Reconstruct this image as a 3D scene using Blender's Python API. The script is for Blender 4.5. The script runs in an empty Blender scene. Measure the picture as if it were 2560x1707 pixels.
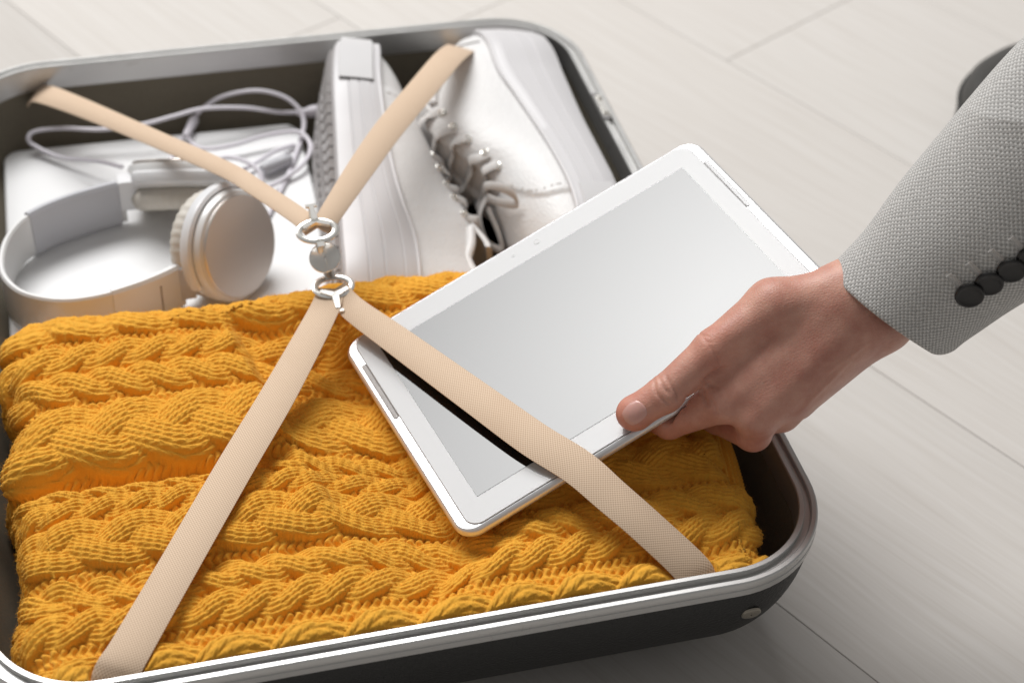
import bpy, math, random
import numpy as np
from mathutils import Vector, Matrix, Euler

random.seed(7); rng = np.random.default_rng(7)
scene = bpy.context.scene
COL = scene.collection
H = 0.105                                   # height of the suitcase rim above the floor (m)

# ------------------------------------------------------------------ camera
cam_d = bpy.data.cameras.new('camera'); cam = bpy.data.objects.new('camera', cam_d); COL.objects.link(cam)
cam_d.sensor_width = 36.0; cam_d.lens = 4206.0 / 2560.0 * 36.0
cam_d.clip_start = 0.02; cam_d.clip_end = 60
cam.matrix_world = Matrix(((0.967028, 0.135285, -0.215763, -0.12841),
                           (-0.250940, 0.650622, -0.716743, -0.82465),
                           (0.043415, 0.747255, 0.663118, 0.79260),
                           (0, 0, 0, 1)))
cam_d.dof.use_dof = True; cam_d.dof.focus_distance = 0.93; cam_d.dof.aperture_fstop = 6.0
scene.camera = cam

# ------------------------------------------------------------------ light: studio softbox, dim room
world = bpy.data.worlds.new('World'); scene.world = world; world.use_nodes = True
world.node_tree.nodes['Background'].inputs[0].default_value = (1.0, 0.975, 0.945, 1)
world.node_tree.nodes['Background'].inputs[1].default_value = 0.235
def softbox(name, loc, target, sx, sy, power, col):
    l = bpy.data.lights.new(name, 'AREA'); l.shape = 'RECTANGLE'; l.size = sx; l.size_y = sy
    l.energy = power; l.color = col
    o = bpy.data.objects.new(name, l); COL.objects.link(o); o.location = loc
    o.rotation_euler = (Vector(target) - Vector(loc)).to_track_quat('-Z', 'Y').to_euler()
    return o
key = softbox('softbox', (-0.38, 1.70, 2.66), (0.05, -0.08, 0.1), 2.6, 1.35, 138, (1.0, 0.995, 0.985))
key.data.use_nodes = True; _t = key.data.node_tree; _e = _t.nodes['Emission']                 # diffuser cloth: brighter in the middle than at its edges
_g = _t.nodes.new('ShaderNodeNewGeometry'); _s = _t.nodes.new('ShaderNodeVectorMath'); _s.operation = 'SUBTRACT'; _s.inputs[1].default_value = (0.5, 0.5, 0)
_l = _t.nodes.new('ShaderNodeVectorMath'); _l.operation = 'LENGTH'; _m = _t.nodes.new('ShaderNodeMapRange'); _m.inputs[1].default_value = 0.05; _m.inputs[2].default_value = 0.68; _m.inputs[3].default_value = 1.35; _m.inputs[4].default_value = 0.45
_t.links.new(_g.outputs['Parametric'], _s.inputs[0]); _t.links.new(_s.outputs[0], _l.inputs[0]); _t.links.new(_l.outputs['Value'], _m.inputs[0]); _t.links.new(_m.outputs[0], _e.inputs['Strength'])
scene.view_settings.view_transform = 'Standard'; scene.view_settings.look = 'None'
scene.view_settings.exposure = 0.0; scene.view_settings.gamma = 1.0
scene.render.engine = 'CYCLES'
scene.render.resolution_x = 1024; scene.render.resolution_y = 682

# ------------------------------------------------------------------ helpers
def tag(o, label=None, cat=None, group=None, kind=None):
    if label: o['label'] = label
    if cat: o['category'] = cat
    if group: o['group'] = group
    if kind: o['kind'] = kind
    return o
def empty(name, loc=(0, 0, 0)):
    o = bpy.data.objects.new(name, None); COL.objects.link(o); o.location = loc; return o
def mesh_np(name, V, F, m, parent=None, smooth=True, uv=None, M=None, loc=None):
    """V (n,3) ; F list of faces or (k,4) array ; uv per vertex (n,2)"""
    V = np.asarray(V, float)
    if M is not None: V = V @ np.asarray(M.to_3x3()).T + np.asarray(M.translation)
    me = bpy.data.meshes.new(name)
    if isinstance(F, np.ndarray):
        k, w = F.shape
        me.vertices.add(len(V)); me.vertices.foreach_set('co', V.astype(np.float32).ravel())
        me.loops.add(k * w); me.loops.foreach_set('vertex_index', F.astype(np.int32).ravel())
        me.polygons.add(k); me.polygons.foreach_set('loop_start', np.arange(0, k * w, w, dtype=np.int32))
        me.update(calc_edges=True)
    else:
        me.from_pydata([tuple(v) for v in V], [], [tuple(int(i) for i in f) for f in F]); me.update()
    if uv is not None:
        L = me.uv_layers.new(name='uv'); idx = np.empty(len(me.loops), np.int32)
        me.loops.foreach_get('vertex_index', idx)
        L.data.foreach_set('uv', np.asarray(uv, np.float32)[idx].ravel())
    me.validate()
    me.polygons.foreach_set('use_smooth', [smooth] * len(me.polygons))
    if m: me.materials.append(m)
    o = bpy.data.objects.new(name, me); COL.objects.link(o)
    if parent: o.parent = parent; o.matrix_parent_inverse = Matrix.Translation(-parent.location)
    return o
def sharp(o, ang=35):
    me = o.data
    try: me.set_sharp_from_angle(angle=math.radians(ang))
    except Exception: pass
    return o
def grid_faces(nu, nv, cu=False, cv=False):
    u = np.arange(nu if cu else nu - 1); v = np.arange(nv if cv else nv - 1)
    U, Vv = np.meshgrid(u, v, indexing='ij'); U2 = (U + 1) % nu; V2 = (Vv + 1) % nv
    return np.stack([U * nv + Vv, U2 * nv + Vv, U2 * nv + V2, U * nv + V2], -1).reshape(-1, 4)
def catmull(P, n=12, closed=False):
    P = np.asarray(P, float); out = []; k = len(P)
    for i in range(k if closed else k - 1):
        if closed: a, b, c, d = P[(i - 1) % k], P[i], P[(i + 1) % k], P[(i + 2) % k]
        else: a, b, c, d = P[max(i - 1, 0)], P[i], P[i + 1], P[min(i + 2, k - 1)]
        for t in np.arange(n) / n:
            out.append(0.5 * (2 * b + (c - a) * t + (2 * a - 5 * b + 4 * c - d) * t * t + (3 * b - a - 3 * c + d) * t ** 3))
    if not closed: out.append(P[-1])
    return np.array(out)
def tube(P, r, sides=10, flat=1.0, up=(0, 0, 1), cap=True):
    """tube along P ; r scalar or per point ; flat squeezes the section along 'up'"""
    P = np.asarray(P, float); n = len(P); r = np.broadcast_to(np.asarray(r, float), (n,))
    T = np.gradient(P, axis=0); T /= np.linalg.norm(T, axis=1)[:, None] + 1e-12
    up = np.broadcast_to(np.asarray(up, float), (n, 3))
    S = np.cross(T, up); bad = np.linalg.norm(S, axis=1) < 1e-3
    S[bad] = np.cross(T[bad], (0.3, 0.9, 0.2)); S /= np.linalg.norm(S, axis=1)[:, None]
    N = np.cross(S, T)
    a = np.arange(sides) * 2 * np.pi / sides
    V = P[:, None] + r[:, None, None] * (np.cos(a)[None, :, None] * S[:, None] + flat * np.sin(a)[None, :, None] * N[:, None])
    F = grid_faces(n, sides, False, True).tolist()
    if cap: F += [list(range(sides))[::-1], [(n - 1) * sides + i for i in range(sides)]]
    return V.reshape(-1, 3), F
def join(parts):
    V = []; F = []; o = 0
    for v, f in parts:
        v = np.asarray(v); V.append(v); F += [[i + o for i in q] for q in (f.tolist() if isinstance(f, np.ndarray) else f)]; o += len(v)
    return np.concatenate(V), F
def box(c, s, M=None):
    c = np.asarray(c, float); s = np.asarray(s, float) / 2
    V = np.array([[x, y, z] for x in (-1, 1) for y in (-1, 1) for z in (-1, 1)]) * s
    if M is not None: V = V @ np.asarray(M).T
    return V + c, [[0, 1, 3, 2], [4, 6, 7, 5], [0, 4, 5, 1], [2, 3, 7, 6], [0, 2, 6, 4], [1, 5, 7, 3]]
def rring(W, D, r, off=0.0, n=14, z=0.0):
    """rounded rectangle ring, outline moved outward by off"""
    w = W / 2 + off; d = D / 2 + off; r = max(r + off, min(0.010, 0.5 * r))
    out = []
    for sx, sy, a0 in ((1, 1, 0), (-1, 1, 90), (-1, -1, 180), (1, -1, 270)):
        for a in np.radians(np.linspace(a0, a0 + 90, n)):
            out.append((sx * (w - r) + r * np.cos(a), sy * (d - r) + r * np.sin(a), z))
    return np.array(out)
def loft(rings, closed=True, cap0=False, cap1=False):
    n = len(rings[0]); V = np.concatenate(rings); F = grid_faces(len(rings), n, False, closed).tolist()
    if cap0: F.append(list(range(n))[::-1])
    if cap1: F.append([(len(rings) - 1) * n + i for i in range(n)])
    return V, F
def plate(W, D, r, z0, z1, bev=0.0006, n=8):
    """rounded plate with small bevels, in its own frame"""
    return loft([rring(W, D, r, -bev, n, z0), rring(W, D, r, 0, n, z0 + bev), rring(W, D, r, 0, n, z1 - bev), rring(W, D, r, -bev, n, z1)], True, True, True)
def lathe(prof, n=40):
    """profile [(radius, z)] revolved about z"""
    a = np.arange(n) * 2 * np.pi / n
    rings = [np.stack([r * np.cos(a), r * np.sin(a), np.full(n, z)], -1) for r, z in prof]
    return loft(rings, True, True, True)
def frame(x, y, z, t): return Matrix(((x[0], y[0], z[0], t[0]), (x[1], y[1], z[1], t[1]), (x[2], y[2], z[2], t[2]), (0, 0, 0, 1)))
def frame_n(n, t, hint=(0, 0, 1)):
    n = Vector(n).normalized(); x = Vector(hint).cross(n).normalized(); y = n.cross(x)
    return frame(x, y, n, t)
def sstep(a, b, x):
    t = np.clip((x - a) / (b - a), 0, 1); return t * t * (3 - 2 * t)
def surface_nets(F, org, h):
    s = F < 0; nx, ny, nz = F.shape
    cor = [(i, j, k) for i in (0, 1) for j in (0, 1) for k in (0, 1)]
    sl = lambda A, c: A[c[0]:nx - 1 + c[0], c[1]:ny - 1 + c[1], c[2]:nz - 1 + c[2]]
    cnt = sum(sl(s, c).astype(np.int8) for c in cor); act = (cnt > 0) & (cnt < 8)
    ids = -np.ones(act.shape, np.int32); I = np.argwhere(act); ids[act] = np.arange(len(I))
    P = np.zeros((len(I), 3)); N = np.zeros(len(I))
    for a in cor:
        for ax in range(3):
            if a[ax]: continue
            b = list(a); b[ax] = 1
            fa = F[I[:, 0] + a[0], I[:, 1] + a[1], I[:, 2] + a[2]]; fb = F[I[:, 0] + b[0], I[:, 1] + b[1], I[:, 2] + b[2]]
            m = (fa < 0) != (fb < 0); t = np.where(m, fa / np.where(m, fa - fb, 1), 0)
            pt = np.tile(np.array(a, float), (len(I), 1)); pt[:, ax] += t
            P[m] += pt[m]; N[m] += 1
    P = (P / N[:, None] + I) * h + np.asarray(org)
    faces = []
    for ax in range(3):
        o1, o2 = [(1, 2), (2, 0), (0, 1)][ax]
        b = [slice(None)] * 3; b[ax] = slice(0, -1); c = [slice(None)] * 3; c[ax] = slice(1, None)
        s0 = s[tuple(b)]; s1 = s[tuple(c)]; E = np.argwhere(s0 != s1)
        E = E[(E[:, o1] > 0) & (E[:, o2] > 0) & (E[:, o1] < F.shape[o1] - 1) & (E[:, o2] < F.shape[o2] - 1)]
        inside = s[tuple(E.T)]
        def cid(d1, d2):
            q = E.copy(); q[:, o1] -= d1; q[:, o2] -= d2; return ids[tuple(q.T)]
        Q = np.stack([cid(1, 1), cid(0, 1), cid(0, 0), cid(1, 0)], -1)
        Q[~inside] = Q[~inside][:, ::-1]; faces.append(Q)
    Fc = np.concatenate(faces); return P, Fc[(Fc >= 0).all(1)]
def smooth_noise(x, y, seed, k=7, f=(8, 40)):
    g = np.random.default_rng(seed); o = np.zeros(np.broadcast(x, y).shape)
    for _ in range(k):
        w = g.uniform(*f); a = g.uniform(0, 6.28); o = o + np.sin(w * (x * np.cos(a) + y * np.sin(a)) + g.uniform(0, 6.28))
    return o / math.sqrt(k)

# ------------------------------------------------------------------ materials
class NT:
    def __init__(s, name):
        s.m = bpy.data.materials.new(name); s.m.use_nodes = True; s.t = s.m.node_tree; s.b = s.t.nodes['Principled BSDF']
    def n(s, typ, **kw):
        q = s.t.nodes.new('ShaderNode' + typ)
        for k, v in kw.items():
            if k.startswith('_'): setattr(q, k[1:], v)
            else:
                i = q.inputs[int(k[1:])] if k[0] == 'i' and k[1:].isdigit() else q.inputs[k.replace('__', ' ')]
                if isinstance(v, bpy.types.NodeSocket): s.t.links.new(v, i)
                else: i.default_value = v
        return q
    def math(s, op, a, b=0.5): return s.n('Math', _operation=op, i0=a, i1=b).outputs[0]
    def co(s, which='Object'): return s.n('TexCoord').outputs[which]
    def mapping(s, v, scale=(1, 1, 1), rot=(0, 0, 0)): return s.n('Mapping', Vector=v, Scale=scale, Rotation=rot).outputs[0]
    def noise(s, v, scale, detail=3, rough=0.5): return s.n('TexNoise', Vector=v, Scale=scale, Detail=detail, Roughness=rough).outputs[0]
    def ramp(s, f, stops):
        r = s.n('ValToRGB', Fac=f); e = r.color_ramp.elements
        while len(e) < len(stops): e.new(0.5)
        for q, (p, c) in zip(e, stops): q.position = p; q.color = (*c, 1) if len(c) == 3 else c
        return r.outputs[0]
    def mix(s, f, a, b, mode='MIX'):
        q = s.n('Mix', _data_type='RGBA', _blend_type=mode)
        for i, v in ((0, f), (6, a), (7, b)):
            if isinstance(v, bpy.types.NodeSocket): s.t.links.new(v, q.inputs[i])
            else: q.inputs[i].default_value = v if i == 0 else (*v, 1)
        return q.outputs[2]
    def set(s, **kw):
        for k, v in kw.items():
            i = s.b.inputs[k.replace('__', ' ')]
            if isinstance(v, bpy.types.NodeSocket): s.t.links.new(v, i)
            else: i.default_value = (*v, 1) if isinstance(v, tuple) and len(v) == 3 and i.type == 'RGBA' else v
        return s
    def bump(s, h, strength=0.3, dist=0.001, prev=None):
        b = s.n('Bump', Height=h, Strength=strength, Distance=dist)
        if prev is not None: s.t.links.new(prev, b.inputs['Normal'])
        s.t.links.new(b.outputs[0], s.b.inputs['Normal']); return b.outputs[0]
def simple(name, col, rough=0.5, metal=0.0, bump=None, **kw):
    t = NT(name); t.set(Base__Color=col, Roughness=rough, Metallic=metal, **kw)
    if bump: t.bump(t.noise(t.co(), bump[0], 3), bump[1], bump[2])
    return t.m

def m_floor():
    t = NT('whitewashed_oak'); o = t.co(); inf = t.n('ObjectInfo').outputs['Random']
    v = t.n('VectorMath', _operation='ADD', i0=o, i1=t.n('CombineXYZ', X=t.math('MULTIPLY', inf, 37.0), Y=t.math('MULTIPLY', inf, 91.0)).outputs[0]).outputs[0]
    warp = t.noise(t.mapping(v, (1.2, 5, 1)), 2.0, 2)
    v2 = t.n('VectorMath', _operation='ADD', i0=v, i1=t.n('CombineXYZ', Y=t.math('MULTIPLY', warp, 0.045)).outputs[0]).outputs[0]
    g1 = t.noise(t.mapping(v2, (5, 190, 1)), 1.0, 5, 0.60)
    g2 = t.noise(t.mapping(v2, (14, 620, 1)), 1.0, 3, 0.6)
    big = t.noise(t.mapping(v, (1.5, 5, 1)), 1.3, 2)
    f = t.math('ADD', t.math('MULTIPLY', g1, 0.6), t.math('MULTIPLY', g2, 0.4))
    c = t.ramp(f, [(0.30, (0.565, 0.535, 0.50)), (0.47, (0.635, 0.61, 0.58)), (0.62, (0.68, 0.66, 0.635))])
    c = t.mix(t.math('MULTIPLY', big, 0.25), c, (0.64, 0.59, 0.565))
    c = t.mix(t.math('MULTIPLY', inf, 0.12), c, (0.58, 0.54, 0.50))
    c = t.mix(1.0, c, t.n('ObjectInfo').outputs['Color'], 'MULTIPLY')
    t.set(Base__Color=c, Roughness=t.ramp(g1, [(0.3, (0.58,) * 3), (0.7, (0.48,) * 3)]), Specular__IOR__Level=0.22)
    t.bump(f, 0.18, 0.0006); return t.m
def m_knit():
    t = NT('mustard_wool'); o = t.co()
    f = t.noise(o, 900, 3, 0.6); g = t.noise(o, 60, 2)
    c = t.mix(f, (0.77, 0.345, 0.030), (0.91, 0.50, 0.075)); c = t.mix(t.math('MULTIPLY', g, 0.35), c, (0.86, 0.42, 0.045))
    t.set(Base__Color=c, Roughness=0.9, Specular__IOR__Level=0.15, Sheen__Weight=0.25, Sheen__Roughness=0.5, Sheen__Tint=(1.0, 0.72, 0.3))
    t.bump(t.noise(t.mapping(o, (1, 1, 1)), 1500, 3, 0.7), 0.55, 0.0006); return t.m
def m_alu():
    t = NT('worn_aluminium'); o = t.co()
    sc = t.noise(t.mapping(o, (14, 14, 900)), 3, 4, 0.6); d = t.noise(t.mapping(o, (1, 1, 3)), 38, 5, 0.75)
    dirt = t.ramp(d, [(0.62, (0, 0, 0)), (0.70, (1, 1, 1))]); scr = t.ramp(t.n('TexVoronoi', _feature='DISTANCE_TO_EDGE', Vector=t.mapping(o, (30, 30, 60)), Scale=3.0).outputs[0], [(0.0, (1, 1, 1)), (0.012, (0, 0, 0))])
    f = t.math('MAXIMUM', t.math('MULTIPLY', dirt, 0.45), t.math('MULTIPLY', t.math('MULTIPLY', scr, t.ramp(t.noise(o, 12, 2), [(0.5, (0, 0, 0)), (0.62, (1, 1, 1))])), 0.5))
    c = t.mix(f, (0.52, 0.515, 0.505), (0.22, 0.20, 0.175))
    t.set(Base__Color=c, Metallic=0.80, Roughness=t.math('ADD', t.ramp(sc, [(0.35, (0.34,) * 3), (0.65, (0.42,) * 3)]), t.math('MULTIPLY', f, 0.3)))
    t.bump(sc, 0.03, 0.0002); return t.m
def m_shell():
    t = NT('black_grained_vinyl'); o = t.co()
    v = t.n('TexVoronoi', Vector=o, Scale=520.0).outputs[0]
    t.set(Base__Color=(0.018, 0.018, 0.017), Roughness=0.55); t.bump(t.math('ADD', v, t.noise(o, 200, 3)), 0.45, 0.0008); return t.m
def m_lining():
    t = NT('olive_lining'); o = t.co()
    w = t.noise(t.mapping(o, (1, 1, 1)), 900, 2)
    t.set(Base__Color=t.mix(w, (0.125, 0.108, 0.078), (0.19, 0.165, 0.122)), Roughness=0.85); t.bump(w, 0.3, 0.0005); return t.m
def m_strap():
    t = NT('beige_elastic'); u = t.n('UVMap').outputs[0]; s = t.n('SeparateXYZ', Vector=u)
    a = t.math('SINE', t.math('MULTIPLY', s.outputs[0], 2 * math.pi / 1.9)); b = t.math('SINE', t.math('MULTIPLY', s.outputs[1], 2 * math.pi / 1.75))
    w = t.math('MULTIPLY', a, b); n = t.noise(t.co(), 14, 4)
    c = t.mix(t.ramp(t.math('ADD', t.math('MULTIPLY', w, 0.5), 0.5), [(0.32, (0, 0, 0)), (0.56, (1, 1, 1))]), (0.56, 0.39, 0.26), (0.76, 0.585, 0.43))
    c = t.mix(t.ramp(n, [(0.55, (0, 0, 0)), (0.75, (0.35, 0.35, 0.35))]), c, (0.56, 0.39, 0.26))
    t.set(Base__Color=c, Roughness=0.8, Sheen__Weight=0.2); t.bump(w, 0.30, 0.0002); return t.m
def m_leather():
    t = NT('white_leather'); o = t.co()
    v = t.n('TexVoronoi', Vector=o, Scale=620.0).outputs[0]; w = t.noise(t.mapping(o, (1, 2.2, 2.2)), 70, 4, 0.6)
    t.set(Base__Color=(0.76, 0.75, 0.745), Roughness=0.42)
    t.bump(w, 0.22, 0.0016, t.bump(v, 0.35, 0.0008)); return t.m
def m_knurl():
    t = NT('knurled_white_rubber'); u = t.n('UVMap').outputs[0]; s = t.n('SeparateXYZ', Vector=u)
    k = 2 * math.pi / 3.4
    a = t.math('SINE', t.math('MULTIPLY', t.math('ADD', s.outputs[0], s.outputs[1]), k)); b = t.math('SINE', t.math('MULTIPLY', t.math('SUBTRACT', s.outputs[0], s.outputs[1]), k))
    t.set(Base__Color=(0.66, 0.65, 0.655), Roughness=0.45); t.bump(t.math('MULTIPLY', a, b), 0.22, 0.0004); return t.m
def m_skin():
    t = NT('skin'); o = t.co(); g = t.n('Attribute', _attribute_name='redness').outputs['Fac']
    n = t.noise(o, 60, 4, 0.6); n2 = t.noise(o, 700, 3)
    n = t.ramp(n, [(0.32, (0, 0, 0)), (0.68, (1, 1, 1))]); c = t.mix(n, (0.51, 0.23, 0.175), (0.67, 0.37, 0.285)); c = t.mix(g, c, (0.66, 0.235, 0.165)); c = t.mix(t.math('MULTIPLY', n2, 0.22), c, (0.40, 0.175, 0.12))
    t.set(Base__Color=c, Roughness=0.46, Subsurface__Weight=0.18, Subsurface__Radius=(1.0, 0.35, 0.2), Subsurface__Scale=0.004, Specular__IOR__Level=0.4)
    v = t.n('TexVoronoi', Vector=t.mapping(o, (1, 1, 1)), Scale=900.0).outputs[0]
    lines = t.noise(t.mapping(o, (300, 1100, 300), (0.3, 0.2, 0.75)), 1.0, 3, 0.6)
    t.bump(lines, 0.20, 0.0006, t.bump(v, 0.24, 0.0005)); return t.m
def m_tweed():
    t = NT('grey_hopsack'); u = t.n('UVMap').outputs[0]; s = t.n('SeparateXYZ', Vector=u); o = t.co()
    jit = t.math('MULTIPLY', t.math('SUBTRACT', t.noise(o, 130, 3), 0.5), 2.2)
    k = math.pi / 1.45
    U = t.math('MULTIPLY', t.math('ADD', s.outputs[0], jit), k); V = t.math('MULTIPLY', t.math('ADD', s.outputs[1], jit), k)
    w = t.math('MULTIPLY', t.math('SINE', U), t.math('SINE', V))
    n = t.noise(o, 900, 3, 0.7); h = t.math('ABSOLUTE', w); sg = t.ramp(t.math('ADD', t.math('MULTIPLY', w, 0.5), t.math('MULTIPLY', n, 0.9)), [(0.25, (0, 0, 0)), (0.75, (1, 1, 1))])
    n3 = t.noise(o, 35, 3)
    lt = t.mix(n, (0.54, 0.53, 0.515), (0.84, 0.825, 0.80)); dk = t.mix(n, (0.27, 0.265, 0.255), (0.46, 0.45, 0.435))
    c = t.mix(sg, dk, lt); c = t.mix(t.math('MULTIPLY', n3, 0.2), c, (0.36, 0.35, 0.34))
    t.set(Base__Color=c, Roughness=0.92, Specular__IOR__Level=0.2, Sheen__Weight=0.15)
    t.bump(t.math('ADD', h, t.math('MULTIPLY', n, 0.5)), 0.5, 0.0005); return t.m

M = dict(floor=m_floor(), knit=m_knit(), alu=m_alu(), shell=m_shell(), lining=m_lining(), strap=m_strap(), leather=m_leather(), knurl=m_knurl(),
         skin=m_skin(), tweed=m_tweed(),
         gap=simple('dark_joint', (0.46, 0.42, 0.38), 0.9),
         rubber=simple('white_rubber', (0.65, 0.635, 0.645), 0.42, bump=(90, 0.06, 0.001)),
         tread=simple('clear_grey_rubber', (0.46, 0.44, 0.435), 0.35, bump=(150, 0.3, 0.001)),
         lace=simple('white_cotton_lace', (0.60, 0.58, 0.565), 0.8, bump=(900, 0.4, 0.0006)),
         steel=simple('polished_steel', (0.88, 0.86, 0.82), 0.26, 0.8, bump=(40, 0.03, 0.0006)),
         rivet=simple('dull_rivet', (0.34, 0.31, 0.26), 0.45, 0.7), inside=simple('shoe_inside', (0.50, 0.47, 0.45), 0.9),
         tabwhite=simple('white_bezel', (0.55, 0.55, 0.555), 0.05, Specular__IOR__Level=0.2),
         tabsilver=simple('silver_tablet_edge', (0.80, 0.80, 0.81), 0.30, 0.55),
         screen=simple('black_glass', (0.006, 0.006, 0.007), 0.02, Specular__IOR__Level=0.55),
         seam=simple('grey_seam', (0.16, 0.14, 0.13), 0.6), lens=simple('grey_lens', (0.30, 0.29, 0.29), 0.15),
         mesh=simple('speaker_mesh', (0.36, 0.34, 0.33), 0.45, 0.5, bump=(2600, 0.9, 0.0004)),
         laptop=simple('white_laptop_lid', (0.79, 0.79, 0.795), 0.30, bump=(25, 0.02, 0.001)),
         laptopside=simple('grey_laptop_side', (0.22, 0.21, 0.21), 0.4),
         hpwhite=simple('white_plastic', (0.76, 0.76, 0.775), 0.28), hpsilver=simple('satin_silver_plastic', (0.74, 0.735, 0.73), 0.30, 0.08), hpgrey=simple('grey_plastic', (0.50, 0.50, 0.53), 0.35),
         hpcloth=simple('cream_cushion', (0.62, 0.58, 0.52), 0.6, bump=(300, 0.3, 0.0008)),
         hpdisc=simple('satin_silver_cap', (0.74, 0.69, 0.65), 0.42, 0.9), hpink=simple('grey_print', (0.22, 0.17, 0.14), 0.6),
         cable=simple('white_cable', (0.66, 0.63, 0.68), 0.45), nailtip=simple('nail_edge', (0.74, 0.60, 0.52), 0.35), nail=simple('fingernail', (0.66, 0.36, 0.31), 0.20, Subsurface__Weight=0.1, Subsurface__Scale=0.002),
         button=simple('black_button', (0.010, 0.009, 0.009), 0.35), thread=simple('grey_thread', (0.55, 0.53, 0.51), 0.9),
         dark=simple('charcoal_leather', (0.045, 0.043, 0.040), 0.55, bump=(200, 0.2, 0.001)))

# ------------------------------------------------------------------ floor: planks
PA = math.radians(-62.0)
u2 = np.array((math.cos(PA), math.sin(PA))); v2 = np.array((-u2[1], u2[0]))
floor_v, floor_f = box((0, 0, -0.030), (5.2, 5.2, 0.036))
floor = mesh_np('floor', floor_v, floor_f, M['gap'], smooth=False); tag(floor, kind='structure')
joints = [-1.66, -1.44, -1.22, -1.0, -0.78, -0.56, -0.343, -0.126, 0.0915, 0.3075, 0.528, 0.757, 0.977, 1.197, 1.417, 1.637]
starts = {11 - 1: -0.121}
Rz = Matrix.Rotation(PA, 4, 'Z')
for i in range(len(joints) - 1):
    a, b = joints[i] + 0.00025, joints[i + 1] - 0.00025
    s0 = -0.121 if i == 10 else random.Random(i * 13 + 5).uniform(-1.1, 0.1)
    if i in (7, 8, 9): s0 = -0.95 + 0.07 * i
    k0 = math.floor((-2.1 - s0) / 1.28)
    for k in range(k0, k0 + 4):
        x0 = s0 + k * 1.28 + 0.00025; x1 = s0 + (k + 1) * 1.28 - 0.00025
        L, Wd = x1 - x0, b - a; bv = 0.0004
        rg = [np.array([(-L / 2 + o, -Wd / 2 + o, z), (L / 2 - o, -Wd / 2 + o, z), (L / 2 - o, Wd / 2 - o, z), (-L / 2 + o, Wd / 2 - o, z)]) for o, z in ((0, -0.0115), (0, -bv), (bv, 0.0))]
        v, f = loft(rg, True, True, True)
        pl = mesh_np('plank', v, f, M['floor'], None, smooth=False)
        c = u2 * (x0 + x1) / 2 + v2 * (a + b) / 2
        q = {7: 0.86, 8: 0.96, 6: 0.84}.get(i, 1.0); pl.color = (q, q * 0.99, q * 0.98, 1); pl.parent = floor; pl.rotation_euler = (0, 0, PA); pl.location = (c[0], c[1], 0)

# ------------------------------------------------------------------ suitcase
RW, RD, RR = 0.4436, 0.568, 0.0542
case = tag(empty('suitcase', (0, 0, 0)), 'open black hard suitcase half with worn aluminium rim and crossed beige straps', 'suitcase')
prof = [(0.0010, -0.0195), (0.0, -0.0190), (0.0, -0.0008), (0.0008, 0.0), (0.0042, 0.0), (0.0048, -0.0006), (0.0050, -0.0045), (0.0096, -0.0045),
        (0.0100, -0.0016), (0.0108, -0.0010), (0.0140, -0.0010), (0.0152, -0.0016), (0.0158, -0.0032), (0.0158, -0.0062), (0.0153, -0.0066), (0.0153, -0.0076), (0.0160, -0.0080), (0.0160, -0.0128), (0.0152, -0.0140), (0.0125, -0.0142)]
prof = [(o * 0.70, z * (0.80 if z > -0.016 else 1.0)) for o, z in prof]
v, f = loft([rring(RW, RD, RR, o, 18, H + z) for o, z in prof])
sharp(mesh_np('rim_frame', v, f, M['alu'], case), 28)
def shell_inset(d, a=0.09, b=0.0935, p=2.05):
    t = np.clip(d / b, 0, 1); return a * (1 - (1 - t ** p) ** (1 / p))
rings = []
for th in np.linspace(0, 1, 22):
    d = 0.0935 * math.sin(th * math.pi / 2 * 0.985)
    rings.append(rring(RW, RD, RR, 0.0095 - shell_inset(d), 18, H - 0.0108 - d))
v, f = loft(rings, True, False, True); v[:, 2] = np.maximum(v[:, 2], 0.0006)
mesh_np('shell', v, f, M['shell'], case)
rings = [rring(RW, RD, RR, 0.0007, 18, H - 0.0175)]
for th in np.linspace(0, 1, 20):
    d = 0.084 * math.sin(th * math.pi / 2 * 0.985)
    rings.append(rring(RW, RD, RR, 0.0007 - shell_inset(d, 0.075, 0.084), 18, H - 0.0178 - d * 0.90))
v, f = loft(rings, True, False, True)
mesh_np('lining', v, [q[::-1] for q in f], M['lining'], case)
def rivet(p, n):
    v, f = lathe([(0.0056, -0.001), (0.0056, 0.0001), (0.0050, 0.0004), (0.0030, 0.0006), (0.0006, 0.0006)], 24)
    return mesh_np('rivet', v, f, M['rivet'], case, M=frame_n(n, p))
# (rivet is set on the near wall of the shell)
d_r = 0.022; rivet((0.1785, -RD / 2 - 0.0095 + float(shell_inset(d_r)) - 0.0002, H - 0.0108 - d_r), (0, -1, -0.28))
# small latch set into the right rim
parts = [box((0.2255, 0.156, H - 0.001), (0.006, 0.026, 0.005)), box((0.2262, 0.166, H + 0.0015), (0.003, 0.004, 0.004)), box((0.2252, 0.149, H + 0.002), (0.004, 0.008, 0.0024))]
v, f = join(parts); mesh_np('latch', v, f, M['steel'], case, smooth=False)
v, f = join([box((0.2245, 0.156, H + 0.0006), (0.0052, 0.034, 0.0010))]); mesh_np('latch_plate', v, f, M['laptopside'], case, smooth=False)

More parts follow.
